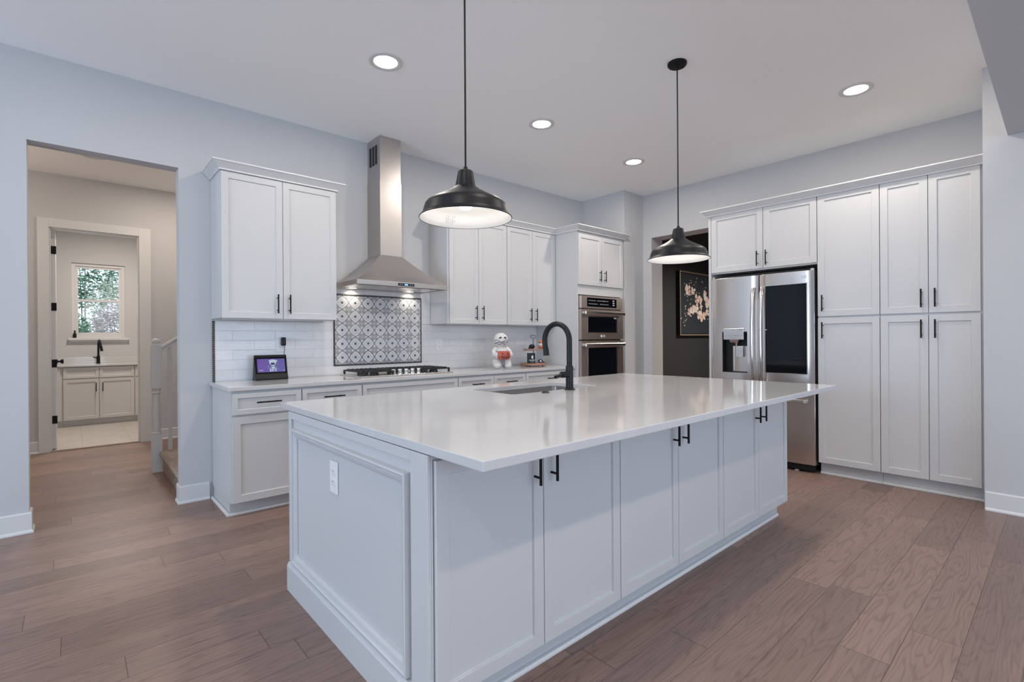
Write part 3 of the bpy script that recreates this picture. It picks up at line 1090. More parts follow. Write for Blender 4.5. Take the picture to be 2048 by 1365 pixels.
# faucet
FX, FY = 2.325, -2.398
t = thing('kitchen_faucet', 'matte black pull-down gooseneck faucet on the island', 'faucet', (FX, FY, CT1))
obj('base', MB().lathe([(0.034, 0), (0.034, 0.005), (0.026, 0.008)], (FX, FY, CT1 + 0.0002), 28), 'black_satin', t, 0, True)
obj('body', MB().lathe([(0.0235, 0.006), (0.0235, 0.148), (0.0215, 0.150)], (FX, FY, CT1), 28), 'black_satin', t, 0, True)
RA = 0.108
pts = [(FX, FY, CT1 + 0.145), (FX, FY, 1.10), (FX, FY, 1.18)]
for i in range(0, 21):
    a = math.pi * i / 20 * 1.04
    pts.append((FX, FY + RA - RA * math.cos(a), 1.222 + RA * math.sin(a)))
lx, ly, lz = pts[-1]
pts.append((FX, ly - 0.004, lz - 0.03))
obj('spout', MB().tube(pts, 0.0175, 18), 'black_satin', t, 0, True)
obj('spray_head', MB().tube([(FX, ly - 0.004, lz - 0.028), (FX, ly - 0.010, lz - 0.05), (FX, ly - 0.0135, lz - 0.085)], 0.019, 18, [0.0176, 0.019, 0.0195]), 'black_satin', t, 0, True)
vb = MB().cyl((FX - 0.02, FY, CT1 + 0.098), (FX - 0.078, FY - 0.004, CT1 + 0.098), 0.0195, 20)
vo = obj('valve', vb, 'black_satin', t, 0.002, True)
obj('lever', MB().tube([(FX - 0.066, FY - 0.004, CT1 + 0.098), (FX - 0.10, FY - 0.012, CT1 + 0.096), (FX - 0.150, FY - 0.02, CT1 + 0.088)], 0.010, 14, [0.011, 0.0105, 0.0105]), 'black_satin', t, 0, True)
o = obj('air_switch', MB().lathe([(0.024, 0), (0.024, 0.003), (0.018, 0.005), (0.016, 0.008)], (2.095, -2.412, CT1 + 0.0003), 24), 'black_satin', None, 0, True)
tag(o, 'small round black button set in the slab beside the faucet', 'button')


# outlets: plate facing -y at centre (x, y, z); turned for the island end
def outlet(label, c, facing='S', w=0.075, h=0.122, decora=False):
    t = thing('power_outlet', label, 'outlet', (c[0], c[1], c[2] - h / 2), 'white wall outlets')
    M_ = face_mtx(facing, c)
    obj('cover_plate', MB().box(-w / 2, -0.006, -h / 2, w / 2, -0.0005, h / 2).xform(M_), 'white_plastic', t, 0.003)
    for s in (-1, 1):
        r = MB().prism([(-0.016, s * 0.022 - 0.010), (-0.010, s * 0.022 - 0.0155), (0.010, s * 0.022 - 0.0155), (0.016, s * 0.022 - 0.010),
                        (0.016, s * 0.022 + 0.010), (0.010, s * 0.022 + 0.0155), (-0.010, s * 0.022 + 0.0155), (-0.016, s * 0.022 + 0.010)], 'y', -0.0085, -0.005)
        ro_ = obj('receptacle', r.xform(M_), 'white_plastic', t, 0.001)
        sl = MB().box(-0.0075, -0.0092, s * 0.022, -0.0055, -0.0083, s * 0.022 + 0.008).box(0.0055, -0.0092, s * 0.022, 0.0075, -0.0083, s * 0.022 + 0.007)
        sl.box(-0.002, -0.0092, s * 0.022 - 0.009, 0.002, -0.0083, s * 0.022 - 0.006)
        obj('slot', sl.xform(M_), 'slot', ro_)
    return t


outlet('white outlet plate on the tile behind the smart display', (1.316, -0.012, 1.197))
outlet('white outlet on the brick tile between the cooktop and the figurine', (2.922, -0.012, 1.178))
outlet('white outlet half hidden behind the mummy figurine', (3.805, -0.012, 1.205))
outlet('white outlet on the panelled end of the island', (EX - 0.0002, -2.446, 0.665), 'W', 0.080, 0.134)

# power adapter of the display
t = thing('power_adapter', 'black plug-in power adapter in the outlet above the display', 'power adapter', (1.335, -0.04, 1.13))
obj('plug_body', MB().box(1.318, -0.062, 1.190, 1.352, -0.0215, 1.262), 'black_plastic', t, 0.008)
obj('cable', MB().tube([(1.340, -0.045, 1.192), (1.342, -0.045, 1.16), (1.335, -0.05, 1.10), (1.30, -0.052, 1.02), (1.26, -0.06, 0.96)], 0.0022, 8), 'black_plastic', t, 0, True)

# smart display
t = thing('smart_display', 'black tabletop smart display with a purple screen on the worktop', 'smart display', (1.215, -0.13, CT1))
DXA, DXB = 1.087, 1.335
hs = MB()
# wedge body seen from the side: (y, z)
side = [(-0.165, 0.0), (-0.168, 0.012), (-0.150, 0.050), (-0.116, 0.185), (-0.112, 0.200), (-0.104, 0.203), (-0.098, 0.196), (-0.075, 0.05), (-0.062, 0.012), (-0.066, 0.0)]
hs.prism([(p[0], p[1] + CT1 + 0.0005) for p in side], 'x', DXA, DXB)
obj('housing', hs, 'black_plastic', t, 0.006)
# screen lies on the sloped front: from (y,z)=(-.150,.05) to (-.116,.185)
p0, p1 = Vector((0, -0.1500, CT1 + 0.052)), Vector((0, -0.1162, CT1 + 0.186))
sl_ = (p1 - p0).length
tilt = math.atan2(p1.y - p0.y, p1.z - p0.z)
SM = Matrix.Translation(((DXA + DXB) / 2, p0.y, p0.z)) @ Matrix.Rotation(-tilt, 4, 'X')
gl = obj('bezel', MB().box(-0.118, -0.0022, 0.0, 0.118, 0.0, sl_ - 0.002).xform(SM), 'dark_glass', t)
so = obj('screen', MB().box(-0.106, -0.0030, 0.012, 0.106, -0.0020, sl_ - 0.016).xform(SM), 'screen', t, label='lit purple screen with a pale figure')
pf = MB()
pf.ball((0.012, -0.0032, 0.088), 0.026, 0.0006, 0.022)
pf.ball((0.012, -0.0032, 0.104), 0.030, 0.0006, 0.012)
pf.box(0.004, -0.0036, 0.040, 0.024, -0.0028, 0.066).box(-0.012, -0.0036, 0.014, -0.004, -0.0028, 0.040).box(0.030, -0.0036, 0.014, 0.036, -0.0028, 0.044)
pf.box(0.006, -0.0036, 0.014, 0.012, -0.0028, 0.040).box(0.042, -0.0036, 0.092, 0.047, -0.0028, 0.112)
for i in range(5):
    pf.box(-0.004, -0.0036, 0.022 + i * 0.009, 0.030, -0.0028, 0.025 + i * 0.009)
for i in range(24):
    a_, b_ = random.uniform(-0.03, 0.065), random.uniform(0.016, 0.075)
    pf.box(a_, -0.0036, b_, a_ + 0.003, -0.0028, b_ + 0.003)
for i, xx in enumerate((-0.092, -0.086, -0.077, -0.071)):
    pf.box(xx, -0.0036, 0.024, xx + 0.004, -0.0028, 0.031)
pf.ball((0.094, -0.0032, 0.024), 0.0035, 0.0006, 0.0035)
obj('figure', pf.xform(SM), 'screen_pale', so)
pf = MB()
pf.ball((0.012, -0.0040, 0.080), 0.018, 0.0006, 0.010)
pf.box(0.000, -0.0042, 0.056, 0.026, -0.0036, 0.060)
obj('shade', pf.xform(SM), 'screen_dark', so)

# ------------------------------------------------------------------ fridge wall: tall cabinets
XP = 5.013                     # carcass front plane; doors stand 20 mm proud
PZ0, PZM, PZ1 = 0.104, 1.412, 2.500
XB = 5.695


def tall_unit(label, y0, y1, leafs, hpos):
    """y0 > y1: from the viewer's left to right; leafs = door widths"""
    t = thing('pantry_cabinet', label, 'cabinet', (5.35, (y0 + y1) / 2, 0), 'tall pantry cabinets')
    obj('body', MB().box(XP, y1 + 0.0005, PZ0, XB, y0 - 0.0005, 2.53), 'cabinet_paint', t, 0.001)
    obj('toe_kick', MB().box(XP + 0.055, y1 + 0.0005, 0, XB, y0 - 0.0005, PZ0 - 0.001), 'cabinet_paint', t)
    k = MB()
    crown_run(k, [(XP + 0.054, y0 - 0.0005), (XP + 0.054, y1 + 0.0005)], 0, [(0, 0), (0.018, 0), (0.018, 0.010), (0.011, 0.020), (0, 0.022)])
    obj('shoe_molding', k, 'trim_paint', t)
    y = y0
    for w, hp in zip(leafs, hpos):
        u = w - 0.042 if hp == 'r' else 0.042
        front(t, 'door', 'W', (XP, y, PZM + 0.004), w, PZ1 - PZM - 0.004, (u, 0.118, True), 0.145, rail=0.074)
        front(t, 'door', 'W', (XP, y, PZ0 + 0.004), w, PZM - PZ0 - 0.012, (u, PZM - PZ0 - 0.008 - 0.115, True), 0.145, rail=0.074)
        y -= w
    return t


tall_unit('tall white pantry cabinet with one column of doors beside the refrigerator', -2.984, -3.442, [0.458], ['l'])
tall_unit('tall white pantry cabinet with paired doors beside the grey wall end', -3.443, -4.060, [0.310, 0.300], ['r', 'l'])
f = MB().box(XP - 0.001, -4.0775, 0.0, XP + 0.03, -4.0605, 2.53)
tag(obj('filler_strip', f, 'cabinet_paint'), 'narrow white filler strip between the pantry cabinet and the wall end', 'filler strip')

t = thing('overhead_cabinet', 'white two-door cabinet mounted above the refrigerator', 'cabinet', (5.35, -2.49, 1.893))
obj('body', MB().box(XP, -2.9825, 1.893, XB, -1.998, 2.53), 'cabinet_paint', t, 0.001)
front(t, 'door', 'W', (XP, -1.999, 1.905), 0.518, PZ1 - 1.905, (0.470, 0.098, True), 0.145, rail=0.078)
front(t, 'door', 'W', (XP, -2.518, 1.905), 0.464, PZ1 - 1.905, (0.034, 0.098, True), 0.145, rail=0.078)
t = thing('refrigerator_enclosure', 'tall white side panel between the doorway and the refrigerator', 'panel', (5.35, -1.98, 0))
obj('board', MB().box(XP - 0.020, -1.997, 0, XB, -1.972, 2.53), 'cabinet_paint', t, 0.001)
cr = MB()
crown_run(cr, [(XB + 0.004, -1.9705), (XP - 0.0215, -1.9705), (XP - 0.0215, -4.0775)], 2.494)
tag(obj('crown_molding', cr, 'trim_paint'), 'white crown moulding along the top of the pantry and refrigerator cabinets', 'crown molding')

# refrigerator
t = thing('refrigerator', 'stainless french-door refrigerator with dark glass door panel', 'refrigerator', (5.3, -2.485, 0))
RY0, RY1 = -2.006, -2.962
RXF = 4.955
obj('cabinet_shell', MB().box(5.055, RY1 - 0.002, 0.06, 5.66, RY0, 1.845).box(5.02, RY1, 1.845, 5.10, RY0, 1.862), 'black_gap', t, 0.004)
obj('gap_shade', MB().box(5.10, -2.981, 0.0, 5.668, RY1 - 0.004, 1.89), 'black_gap', t)  # black block put in as the shade of the gap beside the refrigerator


def curved_door(ya, yb, z0, z1, bow=0.014, holes=None):
    """door with a gently bowed front: ya > yb (viewer's left to right)"""
    mb = MB()
    n = 14
    rings = []
    fr_, bk = [], []
    for i in range(n + 1):
        f_ = i / n
        y_ = ya + (yb - ya) * f_
        e_ = min(f_, 1 - f_)
        r_ = 0.0
        if e_ < 0.03: r_ = 0.010 * (1 - e_ / 0.03) ** 2
        fr_.append((RXF + bow * (2 * f_ - 1) ** 2 + r_, y_))
    poly = fr_ + [(5.052, yb), (5.052, ya)]
    mb.loft([[(p[0], p[1], z0) for p in poly], [(p[0], p[1], z0 + 0.0) for p in poly], [(p[0], p[1], z1) for p in poly]][1:])
    return mb


ld = obj('refrigerator_door', curved_door(RY0, -2.482, 0.745, 1.838), 'steel_fridge', t, 0.002, True, angle=30)
# cut the dispenser recess into the fresh-food door
cut = MB().box(RXF - 0.05, -2.130, 0.884, 5.032, -2.378, 1.292)
co = obj('cutter', cut, 'black_gap')
bo = ld.modifiers.new('recess', 'BOOLEAN')
bo.operation = 'DIFFERENCE'
bo.object = co
bo.solver = 'EXACT'
dg = bpy.context.evaluated_depsgraph_get()
me = bpy.data.meshes.new_from_object(ld.evaluated_get(dg))
ld.modifiers.clear()
ld.data = me
bpy.data.objects.remove(co)
rd = obj('refrigerator_door', curved_door(-2.490, RY1 - 0.003, 0.745, 1.838), 'steel_fridge', t, 0.002, True, angle=30)
fd = obj('freezer_drawer', curved_door(RY0, RY1 - 0.003, 0.075, 0.735), 'steel_fridge', t, 0.002, True, angle=30)
obj('gasket', MB().box(5.0525, RY1, 0.08, 5.0548, RY0 - 0.002, 1.836), 'black_gap', t)
gp = obj('glass_panel', MB().box(RXF - 0.0005, -2.552, 0.897, RXF + 0.013, -2.908, 1.722), 'dark_glass', rd, label='dark mirrored glass panel')
fr = MB()
for (ya, yb, z0, z1) in ((-2.546, -2.552, 0.891, 1.728), (-2.908, -2.914, 0.891, 1.728), (-2.552, -2.908, 0.891, 0.897), (-2.552, -2.908, 1.722, 1.728)):
    fr.box(RXF - 0.0015, ya, z0, RXF + 0.013, yb, z1)
obj('panel_trim', fr, 'steel_bright', rd, 0.0005)
lg = MB().lathe([(0.0135, 0), (0.0135, 0.001)], (0, 0, 0), 24)
lg.xform(Matrix.Translation((-0.034, 0, 0)) @ Matrix.Rotation(math.radians(90), 4, 'X'))
lg.add(text_mb('LG', 0.034, 0.0008).xform(Matrix.Translation((0.010, -0.0008, 0))))
obj('logo', lg.xform(face_mtx('W', (RXF + 0.0055, -2.878, 1.782))), 'print_grey', rd)


def bow_handle(y, z0, z1, dr, lean):
    pts = []
    n = 16
    for i in range(n + 1):
        f_ = i / n
        pts.append((RXF - 0.004 - 0.058 * math.sin(math.pi * f_) ** 0.42, y, z0 + (z1 - z0) * f_))
    mb = MB()
    rings = []
    for i, p in enumerate(pts):
        a, b = Vector(pts[max(i - 1, 0)]), Vector(pts[min(i + 1, n)])
        d = (b - a).normalized()
        nn_ = Vector((-d.z, 0, d.x))
        w_, th_ = 0.017, 0.009
        P0 = Vector(p)
        ring = []
        for k in range(12):
            q = 2 * math.pi * k / 12
            ring.append(tuple(P0 + Vector((0, 1, 0)) * (w_ * math.copysign(abs(math.cos(q)) ** 0.6, math.cos(q))) + nn_ * (th_ * math.copysign(abs(math.sin(q)) ** 0.6, math.sin(q)))))
        rings.append(ring)
    mb.loft(rings)
    return obj('handle', mb, 'steel_bright', dr, 0, True)


bow_handle(-2.445, 0.775, 1.715, ld, 1)
h2 = bow_handle(-2.527, 0.775, 1.715, rd, -1)
obj('door_button', MB().box(RXF - 0.0735, -2.520, 1.29, RXF - 0.069, -2.534, 1.33), 'brushed_nickel', rd, 0.002)
obj('lock_pin', MB().ball((RXF - 0.004, -2.560, 1.305), 0.007), 'chrome', rd, 0, True)
hb = MB()
pts = [(RXF + 0.004, -2.10, 0.652), (RXF - 0.040, -2.115, 0.652), (RXF - 0.050, -2.15, 0.652), (RXF - 0.052, -2.484, 0.652), (RXF - 0.050, -2.82, 0.652), (RXF - 0.040, -2.895, 0.652), (RXF + 0.004, -2.910, 0.652)]
rings = []
for p in pts:
    rings.append([(p[0] - 0.009, p[1], p[2] - 0.014), (p[0] + 0.007, p[1], p[2] - 0.017), (p[0] + 0.007, p[1], p[2] + 0.017), (p[0] - 0.009, p[1], p[2] + 0.014)])
hb.loft(rings)
obj('handle', hb, 'steel_bright', fd, 0.004)
# water and ice dispenser
dp = obj('dispenser', MB().box(4.978, -2.131, 0.885, 5.031, -2.134, 1.290).box(4.978, -2.374, 0.885, 5.031, -2.377, 1.290).box(5.026, -2.134, 0.885, 5.031, -2.374, 1.29).box(4.978, -2.134, 0.885, 5.026, -2.374, 0.892).box(4.978, -2.134, 1.283, 5.026, -2.374, 1.290), 'black_plastic', t)
pan = MB()
pl = []
for i in range(9):
    f_ = i / 8
    y_ = -2.195 - 0.176 * f_
    pl.append((5.024 - 0.022 * math.sin(math.pi * min(1, f_ * 2.2) / 2) if f_ > 0 else 5.025, y_))
pan.prism(pl + [(5.0255, -2.371), (5.0255, -2.195)], 'z', 0.893, 1.148)
obj('back_plate', pan, 'steel_fridge', dp, 0, True)
dpan = MB().box(4.945, -2.148, 1.212, 5.02, -2.348, 1.326)
dc = obj('control_panel', dpan, 'steel_bright', dp, 0.003)
for (yy, zz, w_) in ((-2.235, 1.309, 0.028), (-2.292, 1.309, 0.046), (-2.166, 1.248, 0.012), (-2.195, 1.250, 0.016), (-2.225, 1.250, 0.014), (-2.255, 1.250, 0.016), (-2.285, 1.249, 0.014), (-2.325, 1.250, 0.010), (-2.222, 1.229, 0.050)):
    obj('key_mark', MB().box(4.9442, yy, zz, 4.9452, yy - w_, zz + 0.006), 'print_grey', dc)
obj('chute', MB().loft([[(4.957, -2.200, 1.2115), (4.957, -2.294, 1.2115), (5.01, -2.294, 1.2115), (5.01, -2.200, 1.2115)], [(4.965, -2.212, 1.184), (4.965, -2.284, 1.184), (5.01, -2.284, 1.184), (5.01, -2.212, 1.184)]]), 'steel_bright', dp, 0.003)
obj('nozzle', MB().lathe([(0.010, 0), (0.012, 0.02), (0.02, 0.035)], (4.985, -2.262, 1.150), 16), 'chrome', dp, 0, True)
pdl = MB()
pdl.box(4.972, -2.258, 1.040, 4.980, -2.330, 1.050).box(4.972, -2.326, 1.050, 4.980, -2.334, 1.150).box(4.982, -2.255, 1.050, 4.986, -2.326, 1.145)
obj('paddle', pdl, 'steel_bright', dp, 0.003)
# base grille, feet, hinge cap
obj('base_grille', MB().box(4.985, RY1 + 0.01, 0.018, 5.05, RY0 - 0.01, 0.068), 'black_plastic', t)
for yy in (-2.10, -2.80, -2.87):
    obj('foot', MB().lathe([(0.020, 0), (0.020, 0.008), (0.008, 0.010), (0.008, 0.030)], (5.015, yy, 0.0), 14), 'white_plastic' if yy == -2.80 else 'iron', t)
for yy in (-2.03, -2.945):
    obj('hinge_cap', MB().box(4.985, yy - 0.014, 1.839, 5.05, yy + 0.014, 1.857).cyl((5.0, yy, 1.839), (5.0, yy, 1.852), 0.016, 14), 'brushed_nickel', t, 0.002)

# ------------------------------------------------------------------ pendants and recessed lights
def pendant(loc_xy, label):
    x, y = loc_xy
    z = 1.775
    t = thing('pendant_lamp', label, 'pendant lamp', (x, y, z), 'black pendant lamps over the island')
    obj('canopy', MB().lathe([(0.064, 0), (0.064, -0.012), (0.058, -0.020), (0.012, -0.024), (0.008, -0.038), (0.004, -0.050)], (x, y, ZC - 0.0005), 32), 'black_metal', t, 0, True)
    obj('canopy_screw', MB().cyl((x + 0.035, y - 0.02, ZC - 0.030), (x + 0.035, y - 0.02, ZC - 0.018), 0.004, 10), 'black_metal', t)
    obj('cord', MB().tube([(x, y, ZC - 0.048), (x + 0.0015, y, 2.75), (x + 0.001, y, 2.4), (x, y, z + 0.222)], 0.0042, 10), 'black_metal', t, 0, True)
    obj('socket_cap', MB().lathe([(0.0465, 0.140), (0.0455, 0.150), (0.036, 0.200), (0.033, 0.212), (0.020, 0.219), (0.010, 0.221), (0.0085, 0.232), (0.004, 0.235)], (x, y, z), 36), 'black_satin', t, 0, True)
    out = [(0.2065, 0.0), (0.2085, 0.003), (0.2060, 0.006), (0.1960, 0.013), (0.1920, 0.022), (0.1860, 0.045), (0.1800, 0.062), (0.1720, 0.071), (0.155, 0.082), (0.125, 0.097), (0.095, 0.112), (0.070, 0.127), (0.054, 0.139), (0.047, 0.143)]
    sh = MB().lathe(out, (x, y, z), 64, False, True)
    obj('shade', sh, 'black_satin', t, 0, True, angle=55)
    inn = [(0.2050, 0.0015), (0.1945, 0.013), (0.1900, 0.022), (0.1840, 0.045), (0.1780, 0.061), (0.1705, 0.069), (0.154, 0.080), (0.124, 0.095), (0.094, 0.110), (0.069, 0.125), (0.050, 0.136)]
    obj('shade_lining', MB().lathe(inn, (x, y, z), 64, False, True), 'shade_inner', t, 0, True, angle=55, label='white enamelled inside of the shade')
    obj('bulb', MB().lathe([(0.004, 0.040), (0.020, 0.043), (0.030, 0.056), (0.031, 0.068), (0.024, 0.088), (0.014, 0.108), (0.013, 0.130)], (x, y, z), 24), 'bulb_glass', t, 0, True)
    d = bpy.data.lights.new('pendant_light', 'POINT')
    d.energy = 2.0
    d.color = (1.0, 0.96, 0.93)
    d.shadow_soft_size = 0.028
    lo = bpy.data.objects.new('pendant_light', d)
    C.objects.link(lo)
    lo.location = (x, y, z + 0.026)
    return t


pa = pendant((1.318, -2.685), 'black dome pendant lamp above the panelled end of the island')
# paper label stuck inside the first shade
lb = MB()
for j in range(5):
    for i in range(9):
        if random.random() < 0.72:
            a0 = math.radians(70 + j * 3.2)
            r0 = lambda zz: 0.1932 - (zz - 0.013) * 0.25 - 0.0025
            z0 = 0.016 + i * 0.0042
            z1 = z0 + 0.0026
            q = []
            for (aa, zz) in ((a0, z0), (a0 + math.radians(1.6), z0), (a0 + math.radians(1.6), z1), (a0, z1)):
                q.append(lb.bm.verts.new((1.318 + r0(zz) * math.cos(aa), -2.685 + r0(zz) * math.sin(aa), 1.775 + zz)))
            lb.bm.faces.new(q)
obj('label_print', lb, 'print_grey', pa)
pendant((3.128, -2.690), 'black dome pendant lamp above the island end facing the refrigerator')


def can(loc, label, energy, col=WARM, r=0.079, spread=180, lens='lens'):
    x, y = loc
    t = thing('recessed_light', label, 'ceiling light', (x, y, ZC - 0.01), 'recessed ceiling lights')
    obj('trim_ring', MB().lathe([(0.114, 0.0), (0.114, -0.004), (0.106, -0.007), (r + 0.004, -0.006), (r, -0.003), (r, 0.0)], (x, y, ZC - 0.0005), 40, False, False), 'trim_paint', t, 0, True)
    obj('lens', MB().lathe([(r, 0), (r, -0.002)], (x, y, ZC - 0.0006), 40), lens, t)
    if energy:
        area('can_light', (x, y, ZC - 0.012), (0, 0, 0), 0.11, 0.11, energy, col, spread, 'DISK')
    return t


KE = 13.5
can((1.602, -1.393), 'recessed ceiling light nearest the range hood chimney', KE)
can((3.10, -1.397), 'recessed ceiling light between the two pendants, over the aisle', KE)
can((4.516, -1.380), 'recessed ceiling light nearest the oven tower corner', KE)
can((4.503, -3.402), 'recessed ceiling light in front of the pantry cabinets', KE)
# the same row goes on over the living room, out of the picture
for xx in (-0.9, 0.6, 2.1):
    area('living_can_light', (xx, -5.02, ZC - 0.012), (0, 0, 0), 0.12, 0.12, 13, WARM, 170, 'DISK')
for xx in (0.3, 1.6, 3.1):
    area('can_light', (xx, -3.40, ZC - 0.012), (0, 0, 0), 0.12, 0.12, 8, WARM, 180, 'DISK')
area('can_light', (0.1, -1.39, ZC - 0.012), (0, 0, 0), 0.12, 0.12, 8, WARM, 180, 'DISK')
can((0.165, 2.10), 'recessed light in the hall ceiling beyond the wide opening', 0, lens='white_plastic')
area('hall_light', (0.9, 2.2, ZC - 0.012), (0, 0, 0), 0.12, 0.12, 15, (1.0, 0.84, 0.68), 180, 'DISK')
for p_, e_ in (((-1.5, 2.0, 2.6), 30), ((2.2, 2.2, 2.7), 13)):
    hl = bpy.data.lights.new('hall_light', 'POINT')
    hl.energy, hl.color, hl.shadow_soft_size = e_, (1.0, 0.84, 0.68), 0.12
    ho = bpy.data.objects.new('hall_light', hl)
    C.objects.link(ho)
    ho.location = p_
area('laundry_light', (0.5, 4.3, ZC - 0.012), (0, 0, 0), 0.25, 0.25, 42, (1.0, 0.87, 0.75), 170, 'DISK')
area('dining_light', (7.8, -2.2, ZC - 0.5), (0, 0, 0), 0.3, 0.3, 85, WARM, 170, 'DISK')

# ------------------------------------------------------------------ hall: newel, rail, stairs
t = thing('stair_railing', 'white newel post with handrail and baluster at the stair foot', 'stair railing', (0.583, 1.262, 0))
nx, ny = 0.583, 1.262
nw = MB()
h_ = 0.041
for (a, b) in ((0.0, 0.355), (0.79, 1.195)):
    nw.box(nx - h_, ny - h_, a, nx + h_, ny + h_, b)
nw.lathe([(0.040, 0.355), (0.041, 0.362), (0.041, 0.372), (0.034, 0.378), (0.036, 0.42), (0.031, 0.60), (0.026, 0.72), (0.026, 0.735), (0.034, 0.742), (0.034, 0.756), (0.028, 0.762), (0.033, 0.778), (0.040, 0.79)], (nx, ny, 0), 24)
nw.lathe([(0.040, 1.195), (0.040, 1.203), (0.030, 1.210), (0.030, 1.220), (0.037, 1.226), (0.037, 1.238), (0.026, 1.256), (0.010, 1.262)], (nx, ny, 0), 24)
obj('newel_post', nw, 'trim_paint', t, 0.002, True)
rl = MB()
sl = 0.69
prof = [(-0.030, 0.0), (-0.030, 0.014), (-0.022, 0.022), (-0.032, 0.036), (-0.030, 0.050), (-0.015, 0.062), (0.015, 0.062), (0.030, 0.050), (0.032, 0.036), (0.022, 0.022), (0.030, 0.014), (0.030, 0.0)]
rl.loft([[(xx, ny + p[0], 1.132 + p[1] + (xx - 0.62) * sl) for p in prof] for xx in (0.612, 2.2)])
obj('handrail', rl, 'trim_paint', t)
for i in range(8):
    bx = 0.690 + i * 0.125
    bz = 0.198 if i < 2 else 0.198 + 0.19 * (1 + (i - 2) // 2)
    zt = 1.130 + (bx - 0.62) * sl
    b = MB().box(bx - 0.016, ny - 0.016, bz, bx + 0.016, ny + 0.016, zt)
    obj('baluster', b, 'trim_paint', t, 0.002)
t = thing('staircase', 'carpeted bottom stair rising behind the white newel post', 'stairs', (1.3, 0.7, 0))
for i in range(6):
    x0 = 0.602 + i * 0.27
    s = MB()
    z1 = 0.195 + 0.19 * i
    zb = 0.0 if i == 0 else 0.195 + 0.19 * (i - 1)
    r = 0.022
    pr = [(x0 + 0.024, zb), (x0 + 0.022, z1 - 0.045), (x0, z1 - 0.040), (x0 - 0.008, z1 - r), (x0, z1 - 0.004), (x0 + 0.018, z1), (x0 + 0.30, z1), (x0 + 0.30, zb)]
    s.prism(pr, 'y', 0.134, 1.215)
    obj('tread', s, 'carpet', t, 0.006, True)

# ------------------------------------------------------------------ laundry
def vanity(label, x0, x1, fronts):
    t = thing('laundry_cabinet', label, 'cabinet', ((x0 + x1) / 2, 5.45, 0), 'laundry base cabinets')
    obj('body', MB().box(x0, 5.150, 0.09, x1, 5.75, 0.872), 'vanity_paint', t)
    obj('toe_kick', MB().box(x0, 5.205, 0, x1, 5.75, 0.089), 'vanity_paint', t)
    for (nm, u0, u1, z0, z1, hd) in fronts:
        front(t, nm, 'S', (u0, 5.150, z0), u1 - u0, z1 - z0, hd, 0.13, material='vanity_paint', rail=0.062)


vanity('narrow pale cabinet beside the open laundry door', -0.60, -0.124, [('door', -0.46, -0.146, 0.095, 0.862, (0.20, 0.62, True))])
vanity('pale two-door sink cabinet under the laundry window', -0.123, 0.703,
       [('drawer', -0.119, 0.282, 0.700, 0.862, None), ('drawer', 0.285, 0.701, 0.700, 0.862, None),
        ('door', -0.119, 0.282, 0.095, 0.688, (0.365, 0.47, True)), ('door', 0.285, 0.701, 0.095, 0.688, (0.038, 0.47, True))])
vanity('pale cabinet at the laundry door jamb past the sink cabinet', 0.704, 1.20,
       [('drawer', 0.708, 1.196, 0.700, 0.862, None), ('door', 0.708, 1.196, 0.095, 0.688, (0.42, 0.47, True))])
o = obj('laundry_countertop', MB().box(-0.62, 5.105, 0.874, 1.22, 5.752, 0.899).box(-0.62, 5.738, 0.899, 1.22, 5.758, 1.002), 'quartz', None, 0.002)
tag(o, 'pale worktop with upstand under the laundry window', 'countertop')
t = thing('laundry_faucet', 'small black gooseneck faucet under the laundry window', 'faucet', (0.288, 5.60, 0.899))
obj('body', MB().lathe([(0.028, 0), (0.028, 0.006), (0.022, 0.01), (0.021, 0.11), (0.016, 0.115)], (0.288, 5.60, 0.8995), 20), 'black_satin', t, 0, True)
pts = [(0.288, 5.60, 1.0), (0.289, 5.60, 1.15)]
for i in range(11):
    a = math.pi * i / 10
    pts.append((0.289 + 0.002 * i, 5.60 - 0.06 + 0.06 * math.cos(a), 1.20 + 0.062 * math.sin(a)))
pts.append((0.318, 5.475, 1.15))
obj('spout', MB().tube(pts, 0.014, 12), 'black_satin', t, 0, True)
obj('spray_head', MB().tube([(0.314, 5.478, 1.17), (0.326, 5.465, 1.09)], 0.018, 12), 'black_satin', t, 0, True)
obj('lever', MB().tube([(0.285, 5.59, 0.965), (0.255, 5.57, 0.985), (0.225, 5.555, 1.000)], 0.008, 10), 'black_satin', t, 0, True)
t = thing('soap_bottle', 'small dark bottle standing on the laundry window sill', 'bottle', (0.014, 5.735, 1.2985))
obj('body', MB().lathe([(0.020, 0), (0.021, 0.004), (0.021, 0.062), (0.012, 0.080), (0.009, 0.09)], (0.014, 5.735, 1.2985), 18), 'black_plastic', t, 0, True)
obj('cap', MB().lathe([(0.011, 0.088), (0.011, 0.112), (0.006, 0.116)], (0.014, 5.735, 1.2985), 14), 'iron', t, 0, True)

# ------------------------------------------------------------------ dining room picture
t = thing('floral_picture', 'gold-framed dark canvas of pale blossoms on the navy wall', 'picture', (8.10, -0.215, 1.277))
QX0, QX1, QZ0, QZ1 = 7.432, 8.90, 1.274, 2.341
fr = MB()
for (a, b, c_, e) in ((QX0, QX0 + 0.018, QZ0, QZ1), (QX1 - 0.018, QX1, QZ0, QZ1), (QX0 + 0.018, QX1 - 0.018, QZ0, QZ0 + 0.018), (QX0 + 0.018, QX1 - 0.018, QZ1 - 0.018, QZ1)):
    fr.box(a, -0.262, c_, b, -0.192, e)
obj('frame', fr, 'gold_frame', t, 0.002, label='slim gold frame')
cv = obj('canvas', MB().box(QX0 + 0.030, -0.250, QZ0 + 0.030, QX1 - 0.030, -0.196, QZ1 - 0.030), 'canvas', t)
obj('shadow_gap', MB().box(QX0 + 0.0185, -0.235, QZ0 + 0.0185, QX1 - 0.0185, -0.194, QZ1 - 0.0185), 'frame_dark', t)
